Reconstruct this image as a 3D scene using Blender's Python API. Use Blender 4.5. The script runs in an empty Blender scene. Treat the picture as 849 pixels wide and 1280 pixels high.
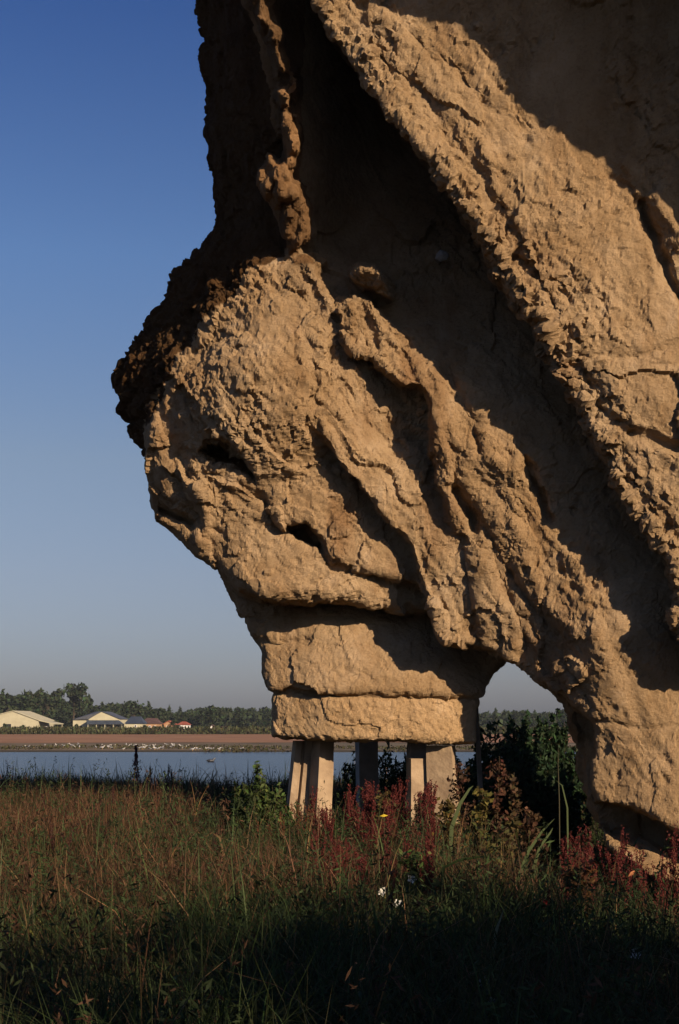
import bpy, math, random
import numpy as np
from mathutils import Vector
random.seed(7); rng = np.random.default_rng(7)
PI = math.pi
sc = bpy.context.scene
COL = sc.collection

# ------------------------------------------------------------------ camera, sky, sun, exposure
EYE = 1.6; F = 1778.0; CX = 424.5; HZ = 903.0
cam_d = bpy.data.cameras.new('camera'); cam = bpy.data.objects.new('camera', cam_d); COL.objects.link(cam)
cam.location = (0, 0, EYE); cam.rotation_euler = (math.radians(90), 0, 0)
cam_d.sensor_fit = 'VERTICAL'; cam_d.sensor_height = 36; cam_d.sensor_width = 24
cam_d.lens = 36 * F / 1280; cam_d.shift_y = (HZ - 640) / 1280
cam_d.clip_start = 0.1; cam_d.clip_end = 20000
sc.camera = cam

SUN_AZ = math.radians(41)      # to the right of straight behind the camera
SUN_EL = math.radians(22)
S = np.array([math.sin(SUN_AZ) * math.cos(SUN_EL), -math.cos(SUN_AZ) * math.cos(SUN_EL), math.sin(SUN_EL)])
w = bpy.data.worlds.new('World'); sc.world = w; w.use_nodes = True
nt = w.node_tree; bg = nt.nodes['Background']
sky = nt.nodes.new('ShaderNodeTexSky'); sky.sky_type = 'NISHITA'; sky.sun_disc = False
sky.sun_elevation = SUN_EL
# Blender: rotation 0 puts the sun on +Y, turning clockwise seen from above
sky.sun_rotation = math.atan2(S[0], S[1])
sky.air_density = 1.0; sky.dust_density = 1.0; sky.ozone_density = 3.0
gm = nt.nodes.new('ShaderNodeGamma'); gm.inputs[1].default_value = 1.0
tn = nt.nodes.new('ShaderNodeMix'); tn.data_type = 'RGBA'; tn.blend_type = 'MULTIPLY'; tn.inputs[0].default_value = 1; tn.inputs[7].default_value = (1.06, 1.14, 1.50, 1)
nt.links.new(sky.outputs[0], gm.inputs[0]); nt.links.new(gm.outputs[0], tn.inputs[6]); # evening haze: greyer towards the horizon, deeper blue overhead, the same all the way round
tcw = nt.nodes.new('ShaderNodeTexCoord'); sx = nt.nodes.new('ShaderNodeSeparateXYZ'); nt.links.new(tcw.outputs['Generated'], sx.inputs[0])
rw = nt.nodes.new('ShaderNodeValToRGB'); el = rw.color_ramp.elements
while len(el) < 6: el.new(.5)
for i_, (z_, c_) in enumerate([(.0, (.46, .42, .44)), (.05, (.52, .45, .43)), (.10, (.62, .50, .43)), (.18, (.71, .57, .44)), (.31, (.58, .60, .56)), (.47, (.27, .38, .50))]):
    el[i_].position = z_; el[i_].color = (*c_, 1)
nt.links.new(sx.outputs[2], rw.inputs[0]); t2 = nt.nodes.new('ShaderNodeMix'); t2.data_type = 'RGBA'; t2.blend_type = 'MULTIPLY'; t2.inputs[0].default_value = 1; t2.clamp_result = False
nt.links.new(tn.outputs[2], t2.inputs[6]); nt.links.new(rw.outputs[0], t2.inputs[7]); nt.links.new(t2.outputs[2], bg.inputs[0]); bg.inputs[1].default_value = 0.075
sd = bpy.data.lights.new('sun', 'SUN'); sd.energy = 5.0; sd.angle = math.radians(0.5); sd.color = (1.0, 0.785, 0.565)
so = bpy.data.objects.new('sun', sd); COL.objects.link(so)
so.rotation_euler = Vector(S).to_track_quat('Z', 'Y').to_euler()
sc.view_settings.view_transform = 'Standard'; sc.view_settings.look = 'None'
sc.cycles.diffuse_bounces = 1; sc.view_settings.gamma = 1; sc.view_settings.exposure = 0.55

# ------------------------------------------------------------------ helpers
def W(u, v, d):                       # the place at distance d that stands at (u, v) of the sketch
    return ((u - CX) / F * d, d, EYE - (v - HZ) / F * d)
def tag(o, label=None, cat=None, group=None, kind=None):
    if label: o['label'] = label
    if cat: o['category'] = cat
    if group: o['group'] = group
    if kind: o['kind'] = kind
    return o
def empty(name, loc, label, cat, group=None, rz=0, s=1):
    o = bpy.data.objects.new(name, None); COL.objects.link(o); o.location = loc
    o.rotation_euler = (0, 0, rz); o.scale = (s, s, s)
    return tag(o, label, cat, group)
def link(name, me, parent=None, loc=None, rz=0):
    o = bpy.data.objects.new(name, me); COL.objects.link(o); o.parent = parent
    if loc is not None: o.location = loc
    o.rotation_euler[2] = rz
    return o
def mesh_np(name, V, Q, mat, smooth=False, T=None):
    """verts (n,3), quads (m,4), tris (k,3)"""
    V = np.asarray(V, np.float32); me = bpy.data.meshes.new(name)
    Q = np.zeros((0, 4), np.int32) if Q is None else np.asarray(Q, np.int32)
    T = np.zeros((0, 3), np.int32) if T is None else np.asarray(T, np.int32)
    me.vertices.add(len(V)); me.vertices.foreach_set('co', V.ravel())
    li = np.concatenate([Q.ravel(), T.ravel()]); me.loops.add(len(li)); me.loops.foreach_set('vertex_index', li)
    st = np.concatenate([np.arange(len(Q)) * 4, len(Q) * 4 + np.arange(len(T)) * 3]).astype(np.int32)
    me.polygons.add(len(st)); me.polygons.foreach_set('loop_start', st)
    me.update(calc_edges=True); me.validate()
    if smooth: me.polygons.foreach_set('use_smooth', [True] * len(me.polygons))
    if mat: me.materials.append(mat)
    return me
def vcol(me, name, C):                # per-vertex own colour
    if name in me.color_attributes: me.color_attributes.remove(me.color_attributes[name])
    a = me.color_attributes.new(name, 'FLOAT_COLOR', 'POINT')
    C = np.asarray(C, np.float32)
    if C.shape[1] == 3: C = np.hstack([C, np.ones((len(C), 1), np.float32)])
    a.data.foreach_set('color', C.ravel())

class MB:                             # small hand-made meshes
    def __init__(s): s.v = []; s.f = []
    def add(s, vs, fs):
        n = len(s.v); s.v += [tuple(p) for p in vs]; s.f += [tuple(i + n for i in f) for f in fs]; return s
    def box(s, x0, x1, y0, y1, z0, z1):
        return s.add([(x0,y0,z0),(x1,y0,z0),(x1,y1,z0),(x0,y1,z0),(x0,y0,z1),(x1,y0,z1),(x1,y1,z1),(x0,y1,z1)],
                     [(0,3,2,1),(4,5,6,7),(0,1,5,4),(1,2,6,5),(2,3,7,6),(3,0,4,7)])
    def prism(s, pts, y0, y1):        # outline in x,z pushed from y0 to y1
        n = len(pts)
        vs = [(x, y0, z) for x, z in pts] + [(x, y1, z) for x, z in pts]
        return s.add(vs, [tuple(range(n)), tuple(range(2*n-1, n-1, -1))] + [((i+1) % n, i, i+n, (i+1) % n + n) for i in range(n)])
    def tube(s, path, rad, n=6):
        path = [Vector(p) for p in path]; vs = []; fs = []
        for i, p in enumerate(path):
            t = (path[min(i+1, len(path)-1)] - path[max(i-1, 0)]).normalized()
            a = t.orthogonal().normalized(); b = t.cross(a)
            r = rad[i] if hasattr(rad, '__len__') else rad
            for k in range(n):
                an = 2*PI*k/n; vs.append(p + (a*math.cos(an) + b*math.sin(an))*r)
        for i in range(len(path)-1):
            for k in range(n):
                fs.append((i*n+k, i*n+(k+1) % n, (i+1)*n+(k+1) % n, (i+1)*n+k))
        fs.append(tuple(range(n-1, -1, -1))); fs.append(tuple((len(path)-1)*n+k for k in range(n)))
        return s.add(vs, fs)
    def mesh(s, name, mat, smooth=False):
        me = bpy.data.meshes.new(name); me.from_pydata(s.v, [], s.f); me.materials.append(mat); me.update()
        if smooth: me.polygons.foreach_set('use_smooth', [True]*len(me.polygons))
        return me

def hash3(ix, iy, iz, seed):
    h = (ix.astype(np.uint32)*np.uint32(374761393) + iy.astype(np.uint32)*np.uint32(668265263)
         + iz.astype(np.uint32)*np.uint32(2147483647) + np.uint32((seed*974711) & 0xffffffff))
    h = (h ^ (h >> np.uint32(13)))*np.uint32(1274126177); h = h ^ (h >> np.uint32(16))
    h = h*np.uint32(2246822519); return (h ^ (h >> np.uint32(15))).astype(np.float32)/4294967295.0
def vnoise(P, seed=0):                # smooth value noise, -1..1
    P = P.astype(np.float64); I = np.floor(P).astype(np.int64); f = (P - I).astype(np.float32); f = f*f*f*(f*(f*6-15)+10)
    r = 0
    for dx in (0, 1):
        for dy in (0, 1):
            for dz in (0, 1):
                wt = (f[:,0] if dx else 1-f[:,0])*(f[:,1] if dy else 1-f[:,1])*(f[:,2] if dz else 1-f[:,2])
                r = r + wt*hash3((I[:,0]+dx) & 0xffffffff, (I[:,1]+dy) & 0xffffffff, (I[:,2]+dz) & 0xffffffff, seed)
    return r*2-1
def fbm(P, oct=4, seed=0, ridged=False, gain=.5):
    a = 1; t = 0; s = 0; P = P.copy()
    for o in range(oct):
        n = vnoise(P, seed+o*17)
        if ridged: n = 1-2*np.abs(n)
        t = t+a*n; s += a; a *= gain; P = P[:, [1, 2, 0]]*2.07+13.1
    return t/s
def worley(P, seed=0):                # distance to the nearest and second nearest scattered point
    I = np.floor(P).astype(np.int64); f1 = np.full(len(P), 9.); f2 = np.full(len(P), 9.); cid = np.zeros(len(P))
    for dx in (-1, 0, 1):
        for dy in (-1, 0, 1):
            for dz in (-1, 0, 1):
                J = [(I[:,k]+d) & 0xffffffff for k, d in enumerate((dx, dy, dz))]
                q = [hash3(*J, seed+k) for k in range(3)]
                d = np.sqrt((I[:,0]+dx+q[0]-P[:,0])**2+(I[:,1]+dy+q[1]-P[:,1])**2+(I[:,2]+dz+q[2]-P[:,2])**2)
                c = hash3(*J, seed+5); nw = d < f1
                f2 = np.where(nw, f1, np.minimum(f2, d)); cid = np.where(nw, c, cid); f1 = np.where(nw, d, f1)
    return f1, f2, cid

# ------------------------------------------------------------------ materials
def new_mat(name, rough=.9, spec=.2):
    m = bpy.data.materials.new(name); m.use_nodes = True; n = m.node_tree
    b = n.nodes['Principled BSDF']; b.inputs['Roughness'].default_value = rough
    b.inputs['Specular IOR Level'].default_value = spec
    return m, n, b
def N(n, t, **k):
    x = n.nodes.new(t)
    for a, v in k.items():
        if a in x.inputs: x.inputs[a].default_value = v
        else: setattr(x, a, v)
    return x
def ramp(n, fac, stops):
    r = n.nodes.new('ShaderNodeValToRGB'); e = r.color_ramp.elements
    while len(e) < len(stops): e.new(.5)
    for i, (p, c) in enumerate(stops):
        e[i].position = p; e[i].color = (*c, 1) if len(c) == 3 else c
    n.links.new(fac, r.inputs[0]); return r.outputs[0]
def noise_mat(name, c0, c1, scale=3, rough=.9, bump=.0, bscale=20, spec=.2, detail=5, dist=.05):
    m, n, b = new_mat(name, rough, spec)
    tc = N(n, 'ShaderNodeTexCoord'); nz = N(n, 'ShaderNodeTexNoise', Scale=scale, Detail=detail)
    n.links.new(tc.outputs['Object'], nz.inputs['Vector'])
    n.links.new(ramp(n, nz.outputs['Fac'], [(.32, c0), (.68, c1)]), b.inputs['Base Color'])
    if bump:
        n2 = N(n, 'ShaderNodeTexNoise', Scale=bscale, Detail=6); n.links.new(tc.outputs['Object'], n2.inputs['Vector'])
        bp = N(n, 'ShaderNodeBump', Strength=bump, Distance=dist); n.links.new(n2.outputs['Fac'], bp.inputs['Height'])
        n.links.new(bp.outputs[0], b.inputs['Normal'])
    return m
def attr_mat(name, rough=.8, transl=.0):
    m, n, b = new_mat(name, rough, .15)
    a = N(n, 'ShaderNodeAttribute', attribute_name='own'); n.links.new(a.outputs['Color'], b.inputs['Base Color'])
    if transl:
        tr = N(n, 'ShaderNodeBsdfTranslucent'); n.links.new(a.outputs['Color'], tr.inputs[0])
        mx = N(n, 'ShaderNodeMixShader', Fac=transl); n.links.new(b.outputs[0], mx.inputs[1]); n.links.new(tr.outputs[0], mx.inputs[2])
        n.links.new(mx.outputs[0], n.nodes['Material Output'].inputs[0])
    return m

def rock_mat():
    m, n, b = new_mat('weathered_rock', .97, .08)
    tc = N(n, 'ShaderNodeTexCoord'); L = n.links.new
    def nz(scale, det=6, rough=.6, vec=None):
        x = N(n, 'ShaderNodeTexNoise', Scale=scale, Detail=det, Roughness=rough); L(vec or tc.outputs['Object'], x.inputs['Vector']); return x.outputs['Fac']
    big = nz(.55, 4); mid = nz(2.6, 7, .65); fine = nz(26, 8, .7)
    c = ramp(n, mid, [(.22, (.32, .195, .095)), (.42, (.47, .325, .18)), (.6, (.54, .38, .22)), (.8, (.66, .50, .33))])
    c2 = ramp(n, big, [(.3, (.86, .80, .72)), (.7, (1.0, 1.0, 1.0))])
    mx = N(n, 'ShaderNodeMix', data_type='RGBA', blend_type='MULTIPLY'); mx.inputs[0].default_value = 1
    L(c, mx.inputs[6]); L(c2, mx.inputs[7])
    c3 = ramp(n, fine, [(.3, (.70, .64, .58)), (.5, (1, 1, 1))])
    mx2 = N(n, 'ShaderNodeMix', data_type='RGBA', blend_type='MULTIPLY'); mx2.inputs[0].default_value = .7
    L(mx.outputs[2], mx2.inputs[6]); L(c3, mx2.inputs[7])
    mp_ = N(n, 'ShaderNodeMapping'); mp_.inputs['Scale'].default_value = (3.2, 3.2, .45); L(tc.outputs['Object'], mp_.inputs[0])
    c4 = ramp(n, nz(1.0, 6, .6, mp_.outputs[0]), [(.32, (.80, .75, .70)), (.46, (1, 1, 1))])       # run-off streaks
    mx4 = N(n, 'ShaderNodeMix', data_type='RGBA', blend_type='MULTIPLY'); mx4.inputs[0].default_value = .8; L(mx2.outputs[2], mx4.inputs[6]); L(c4, mx4.inputs[7]); mx2 = mx4
    a = N(n, 'ShaderNodeAttribute', attribute_name='own')      # the rock's own crust and stains, plus the painted recess shade
    mx3 = N(n, 'ShaderNodeMix', data_type='RGBA', blend_type='MULTIPLY'); mx3.inputs[0].default_value = 1
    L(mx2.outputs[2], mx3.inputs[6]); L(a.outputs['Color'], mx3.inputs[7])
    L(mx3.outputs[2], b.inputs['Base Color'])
    vo = N(n, 'ShaderNodeTexVoronoi', Scale=13.)
    wn = N(n, 'ShaderNodeTexNoise', Scale=5., Detail=4.); L(tc.outputs['Object'], wn.inputs['Vector'])
    wa = N(n, 'ShaderNodeMix', data_type='VECTOR'); wa.inputs[0].default_value = .12; L(tc.outputs['Object'], wa.inputs[4]); L(wn.outputs['Color'], wa.inputs[5]); L(wa.outputs[1], vo.inputs['Vector'])
    b1 = N(n, 'ShaderNodeBump', Strength=.9, Distance=.055); L(nz(7, 10, .78), b1.inputs['Height'])
    b2 = N(n, 'ShaderNodeBump', Strength=.9, Distance=.024); L(nz(32, 8, .75), b2.inputs['Height']); L(b1.outputs[0], b2.inputs['Normal'])
    b3 = N(n, 'ShaderNodeBump', Strength=.35, Distance=.02); L(vo.outputs['Distance'], b3.inputs['Height']); L(b2.outputs[0], b3.inputs['Normal'])
    L(b3.outputs[0], b.inputs['Normal'])
    return m
M_ROCK = rock_mat()

# ------------------------------------------------------------------ the rock sculpture
PXS = 3.0
gu = np.arange(120, 1320, PXS); gv = np.arange(-590, 1290, PXS)
GU, GV = np.meshgrid(gu, gv); SH = GU.shape
fu, fv = GU.ravel(), GV.ravel()
def seg_dist(poly, closed=True, pts=None):
    pu, pv = (fu, fv) if pts is None else pts
    d = np.full(len(pu), 1e9); n = len(poly)
    for i in range(n if closed else n-1):
        ax, ay = poly[i]; bx, by = poly[(i+1) % n]; vx, vy = bx-ax, by-ay
        t = np.clip(((pu-ax)*vx+(pv-ay)*vy)/(vx*vx+vy*vy+1e-9), 0, 1)
        d = np.minimum(d, np.hypot(pu-ax-t*vx, pv-ay-t*vy))
    return d
def inside(poly, pts=None):
    pu, pv = (fu, fv) if pts is None else pts
    r = np.zeros(len(pu), bool); n = len(poly)
    for i in range(n):
        ax, ay = poly[i]; bx, by = poly[(i+1) % n]
        if ay == by: continue
        c = ((ay > pv) != (by > pv)) & (pu < (bx-ax)*(pv-ay)/(by-ay)+ax); r ^= c
    return r
def tps(ctrl, pts=None):
    pu, pv = (fu, fv) if pts is None else pts
    C = np.array(ctrl, float); X = C[:, :2]/500; n = len(C)
    def U(r2): return np.where(r2 > 1e-12, r2*np.log(np.maximum(r2, 1e-12)), 0)
    K = U(((X[:, None]-X[None])**2).sum(-1)) + np.eye(n)*2e-3
    Pm = np.hstack([np.ones((n, 1)), X]); A = np.block([[K, Pm], [Pm.T, np.zeros((3, 3))]])
    s = np.linalg.solve(A, np.concatenate([C[:, 2], np.zeros(3)]))
    Y = np.stack([pu/500, pv/500], 1); o = s[n]+Y@s[n+1:]
    for i in range(n): o = o+s[i]*U(((Y-X[i])**2).sum(-1))
    return np.clip(o, C[:, 2].min()-.15, C[:, 2].max()+.15)
# edge wobble so that no outline is a drawn curve
wob = np.stack([fu/38, fv/38, 0*fu], 1)
WU = fbm(wob, 4, 3)*5; WV = fbm(wob+50, 4, 9)*5
def layer(poly, ctrl, r=22, h=.3, wobble=1.0, cut=()):
    P2 = (fu+WU*wobble, fv+WV*wobble)
    m = inside(poly, P2); d = seg_dist(poly, pts=P2)
    z = tps(ctrl)
    q = np.clip(1-d/r, 0, 1); z = z+h*(1-np.sqrt(1-q*q*.999))
    for line, wd, dp in cut:          # grooves (+) and ridges (-)
        g = seg_dist(line, False, P2); z = z+dp*np.exp(-(g/wd)**2)
    return np.where(m, z, 1e3)

SIL = [(200,-600),(235,-150),(247,0),(253,25),(262,50),(260,70),(258,90),(265,110),(262,140),(256,165),(262,185),(258,200),(270,225),(270,260),(272,280),
       (258,305),(240,330),(222,350),(210,370),(205,390),(190,400),(185,420),(170,435),(168,450),(158,470),(160,500),(156,515),(165,530),(158,540),
       (172,555),(180,570),(186,585),(188,610),(190,630),(195,648),(210,660),(235,685),(262,705)]
RIMLINE = [(325,-600),(328,0),(345,44),(356,80),(365,130),(362,183),(374,240),(374,296),(356,322),(310,331),(297,360),(267,386),(254,403),(242,437),(220,445),(208,479),(191,509),(182,534),(183,562)]
back = layer(SIL+[(400,730),(620,800),(760,890),(1310,900),(1310,-600)],
    [(235,-200,20.0),(250,0,19.9),(258,100,19.9),(258,200,19.9),(270,260,19.8),(230,340,20.0),(205,390,20.0),(172,440,20.0),(158,500,20.0),(165,540,19.7),(186,590,19.4),(190,640,19.3),
     (320,-200,17.8),(328,0,17.75),(352,80,17.8),(362,140,17.9),(365,240,17.95),(352,320,18.1),(305,350,18.3),(250,420,18.5),(205,490,18.75),(186,560,19.0),(262,700,19.2),
     (420,0,18.6),(420,100,18.6),(450,200,18.7),(430,300,18.7),(500,300,18.45),(520,400,18.1),(600,400,18.0),(650,500,17.9),(760,640,17.7),(850,400,18.0),(1000,0,18.2),(1100,800,17.7),(700,-300,18.5),(400,730,19.3)],
    r=26, h=.5, wobble=1.5)
strip = layer([(296,-600),(302,-20),(312,20),(330,50),(343,88),(350,120),(352,150),(353,185),(345,200),(330,190),(325,215),(330,240),(335,258),(345,275),(352,300),(348,324),
               (365,322),(380,300),(384,270),(380,240),(374,220),(372,200),(380,165),(374,130),(366,100),(362,70),(355,40),(345,10),(342,-20),(335,-600)],
    [(320,-300,17.25),(325,0,17.25),(350,60,17.35),(362,140,17.4),(360,200,17.5),(365,260,17.6),(362,310,17.8)], r=12, h=.35, wobble=2.2)
strip = np.where(strip < 900, strip+.36*np.clip(fbm(np.stack([fu/9, fv/20, 0*fu], 1), 4, 61), -.45, 1)+.04, strip)
strip2 = layer([(356,322),(372,330),(388,350),(396,370),(400,395),(405,420),(416,400),(420,385),(410,360),(400,345),(404,325),(380,310)],
    [(370,325,17.9),(400,370,17.8),(410,395,17.75),(400,330,17.9)], r=10, h=.2, wobble=2.0)
bumpB = layer([(442,342),(452,332),(466,333),(482,346),(492,378),(474,368),(456,356)], [(450,342,17.62),(470,345,17.55),(485,370,17.7)], r=8, h=.1)
L1 = layer([(318,324),(297,360),(267,386),(254,403),(242,437),(220,445),(208,479),(191,509),(182,534),(183,562),(188,590),(188,610),(190,630),(195,648),(210,660),
            (235,685),(262,705),(275,720),(300,742),(325,747),(380,752),(430,750),(480,757),(560,770),(560,600),(470,500),(420,420),(395,360),(372,322),(345,318)],
    [(340,325,18.0),(250,420,18.25),(195,520,18.48),(190,600,18.55),(195,645,18.62),(262,700,18.55),(250,520,18.2),(230,620,18.32),(300,620,18.25),(310,480,18.0),(370,400,17.85),(400,500,17.85),
     (280,690,18.4),(330,735,18.12),(430,745,18.12),(370,690,18.22),(400,600,18.15),(520,740,18.45),(410,725,18.15)],
    r=18, h=.22, wobble=1.2,
    cut=[([(252,560),(275,557),(298,570),(316,596)], 9, .5), ([(268,572),(296,584)], 9, .35),
         ([(192,625),(215,640),(240,655)], 7, .22), ([(240,585),(255,630),(250,690)], 10, -.10), ([(210,560),(235,600),(240,650)], 12, .10),
         ([(262,400),(285,450),(320,490),(345,500)], 12, .12), ([(255,440),(240,500),(255,550)], 10, .10), ([(315,400),(345,450),(380,470)], 9, -.08),
         ([(285,520),(310,560),(345,640),(352,655)], 14, .10), ([(380,400),(400,470),(404,540)], 7, -.10)])
L2 = layer([(296,500),(308,560),(322,605),(350,654),(380,655),(398,682),(413,702),(440,715),(480,720),(524,732),(560,745),(560,640),(440,500),(390,440),(335,470)],
    [(310,510,18.0),(340,480,17.95),(318,580,18.12),(352,650,18.1),(395,680,18.0),(440,710,18.0),(520,730,18.15),(450,620,18.0),(400,540,17.95),(380,620,17.98),(490,680,18.1)],
    r=9, h=.09, cut=[([(345,505),(380,530),(402,556),(430,600)], 10, .10)])
R1 = layer([(385,395),(425,400),(440,445),(470,460),(560,480),(600,560),(600,640),(610,700),(612,780),(612,812),(575,806),(556,802),(549,790),(540,760),(529,731),
            (512,681),(490,655),(463,621),(435,593),(413,560),(399,543),(377,517),(343,486),(362,470),(385,430)],
    [(350,488,17.75),(395,420,17.7),(413,560,17.62),(463,621,17.7),(529,731,17.85),(556,795,17.9),(600,800,17.95),(430,500,17.65),(455,540,17.75),(480,500,18.1),(500,530,18.1),(450,460,17.9),(525,580,17.85),
     (500,620,17.75),(550,700,17.8),(575,760,17.88)], r=5, h=.06,
    cut=[([(398,430),(402,480),(404,540)], 6, -.08), ([(520,680),(545,740),(566,790)], 3, .05), ([(395,500),(430,540)], 4, .07)])
R3 = layer([(423,386),(436,372),(456,370),(478,392),(500,412),(540,402),(600,385),(700,400),(900,600),(1310,700),(1310,1070),(900,1062),(849,1040),(820,1020),(790,1008),
            (765,1004),(745,1000),(742,985),(744,940),(741,905),(728,893),(706,872),(685,852),(662,840),(648,826),(625,815),(605,808),(592,780),(586,730),(577,672),(562,658),
            (548,605),(538,560),(537,505),(528,487),(500,480),(470,455),(436,440),(426,420)],
    [(430,420,17.6),(450,380,17.6),(480,420,17.55),(530,480,17.4),(540,560,17.45),(570,640,17.62),(600,480,17.45),(640,530,17.42),(620,600,17.42),(700,680,17.4),(600,700,17.68),(600,800,17.85),(660,832,17.85),(540,415,17.9),(620,400,18.0),
     (700,600,17.45),(760,720,17.2),(745,780,17.05),(700,760,17.35),(735,860,17.25),(780,860,17.05),(745,930,17.4),(745,990,17.4),(849,1030,16.95),(820,850,17.1),(849,700,17.25),(860,560,17.5),(1100,1000,17.0),(1100,800,17.3)],
    r=5, h=.06,
    cut=[([(450,378),(458,405),(472,436)], 5, .14), ([(500,436),(512,456),(522,476)], 4, .10), ([(548,430),(560,470),(590,520),(600,560)], 6, .08), ([(436,385),(440,410)], 5, -.06),
         ([(571,612),(588,642),(592,664)], 6, .24), ([(545,520),(556,560),(568,640)], 7, -.05), ([(556,540),(568,572),(573,610)], 5, .07),
         ([(577,672),(585,720),(594,780)], 5, .2), ([(590,640),(625,690),(645,731),(670,760),(695,790)], 6, .10), ([(655,575),(668,605),(686,648)], 5, .24),
         ([(640,548),(655,600),(680,660),(720,705)], 8, -.04), ([(600,560),(640,590),(655,575)], 14, -.08), ([(597,600),(625,625),(650,650)], 8, .05),
         ([(640,640),(650,690),(672,740),(720,790)], 8, -.05), ([(615,690),(640,750),(660,810)], 6, .10), ([(640,820),(652,790),(640,760)], 7, -.07),
         ([(660,770),(700,820),(735,870)], 7, .08), ([(680,790),(715,850)], 6, -.06),
         ([(750,760),(780,830),(800,900)], 9, .04), ([(745,900),(800,912),(849,905)], 4, .04), ([(560,470),(580,530),(600,560)], 9, .06)])
arch = layer([(545,790),(605,806),(720,850),(800,900),(800,1070),(758,1050),(744,1031),(732,1012),(727,988),(725,963),(727,937),(725,927),(711,911),(704,887),(701,875),(692,864),
              (678,849),(659,838),(640,824),(628,835),(617,847),(609,861),(604,869),(590,880),(540,860)],
    [(560,800,18.9),(600,850,18.9),(640,824,18.8),(680,850,18.6),(705,885,18.5),(727,937,18.35),(735,1010,18.2),(760,950,18.2),(780,1050,18.0)], r=9, h=.25, wobble=.8)
neck = layer([(255,690),(275,722),(285,740),(297,760),(310,780),(318,800),(330,815),(328,840),(333,864),(400,866),(460,868),(560,870),(604,869),(609,861),(617,847),(628,835),
              (640,822),(640,770),(560,700),(300,690)],
    [(275,720,19.2),(312,780,19.0),(332,860,18.85),(330,830,18.9),(400,790,18.74),(450,800,18.62),(450,860,18.45),(390,860,18.55),(590,865,18.6),(520,860,18.45),(550,780,18.95),(630,830,19.1),(500,750,19.1),(440,765,18.85)],
    r=10, h=.14, wobble=.6, cut=[([(322,800),(350,806),(385,800)], 5, .08), ([(312,772),(340,775)], 6, .06)])
core = layer([(345,850),(345,892),(594,896),(598,850)], [(345,870,18.90),(470,870,18.53),(592,870,18.71),(345,892,18.93),(470,892,18.56),(592,892,18.74)], r=3, h=.05, wobble=0)
FOOTB = layer([(735,985),(1310,1040),(1310,1230),(900,1125),(849,1092),(790,1060),(752,1042)], [(750,1000,18.3),(780,1040,18.2),(849,1060,17.8),(1100,1150,17.5)], r=6, h=.1)
foot = layer([(744,1030),(760,1040),(800,1050),(849,1075),(920,1095),(1310,1150),(1310,1290),(960,1170),(849,1106),(800,1088),(772,1064)],
    [(750,1035,17.6),(800,1070,17.2),(849,1090,17.0),(1100,1200,16.9)], r=10, h=.15, cut=[([(765,1045),(790,1060),(805,1072)], 4, .1)])
RIBE = [(200,-600),(300,-190),(362,-70),(395,0),(408,28),(422,57),(448,83),(465,109),(491,152),(535,196),(565,244),(596,283),(612,318),(629,350),(648,378),(673,400),(684,432),(700,460),
        (712,498),(728,515),(733,542),(761,571),(770,600),(800,637),(815,670),(835,690),(838,726),(849,745),(836,768),(848,792),(862,830),(950,836),(1310,840)]
rib = layer(RIBE+[(1310,-600)],
    [(300,-200,16.9),(395,0,16.85),(465,109,16.7),(535,196,16.55),(596,283,16.5),(673,400,16.5),(733,540,16.7),(800,640,16.6),(842,735,16.45),(860,800,16.5),(1000,830,16.7),
     (600,50,16.6),(560,120,16.6),(700,250,16.45),(700,350,16.45),(849,400,16.4),(849,600,16.45),(780,520,16.5),(1100,400,16.6),(1000,0,16.3),(700,-200,16.5),(1100,800,16.8)],
    r=9, h=.12, wobble=2.2,
    cut=[([(440,0),(470,60),(520,110),(580,190),(640,300),(700,400),(760,500)], 9, .06), ([(470,0),(520,50),(590,110),(650,160)], 7, .04),
         ([(808,250),(822,310),(849,372)], 5, .22), ([(826,248),(849,300)], 12, -.12), ([(700,480),(760,520),(849,560)], 4, .09), ([(560,130),(600,180),(620,240)], 10, -.05),
         ([(640,320),(700,360),(760,380)], 5, .05), ([(720,440),(790,450),(849,430)], 5, .04), ([(715,470),(735,480),(745,520)], 8, .12), ([(760,530),(800,545),(849,560)], 4, .08)])
# a further lobe leans out towards the meadow, above and to the right of the frame; it shades the top of the great rib
edge_sh = [(500,-60),(541,0),(580,39),(619,83),(636,117),(667,152),(706,178),(758,200),(802,243),(828,262),(849,283),(900,330)]
LD = 13.8; cast = []
for (u, v) in edge_sh:
    d0 = float(np.interp(u, [500, 600, 700, 850, 900], [16.65, 16.6, 16.5, 16.4, 16.45]))
    p = np.array(W(u, v, d0)); t = (LD+.12-d0)/S[1]; q = p+t*S
    cast.append((CX+q[0]/q[1]*F, HZ-(q[2]-EYE)/q[1]*F))
lobe = layer(cast+[(1310, cast[-1][1]+60), (1310,-600), (cast[0][0]-40,-600)], [(800,-300,LD),(1100,-300,LD),(1100,0,LD),(900,-150,LD)], r=12, h=.15, wobble=1)
print('lobe outline', [(int(a), int(b)) for a, b in cast])

brow = layer([(330,-400),(420,-330),(540,-262),(640,-200),(760,-165),(860,-150),(1310,-150),(1310,-600),(200,-600)], [(300,-500,15.6),(600,-400,14.9),(1000,-400,14.6),(700,-200,14.9),(1250,-200,14.6)], r=20, h=.3, wobble=2)  # unseen mass added above the frame to keep sky light off the ribs
D = np.minimum.reduce([brow, back, strip, strip2, bumpB, L1, L2, R1, R3, arch, neck, core, FOOTB, foot, rib, lobe]).reshape(SH)

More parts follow.
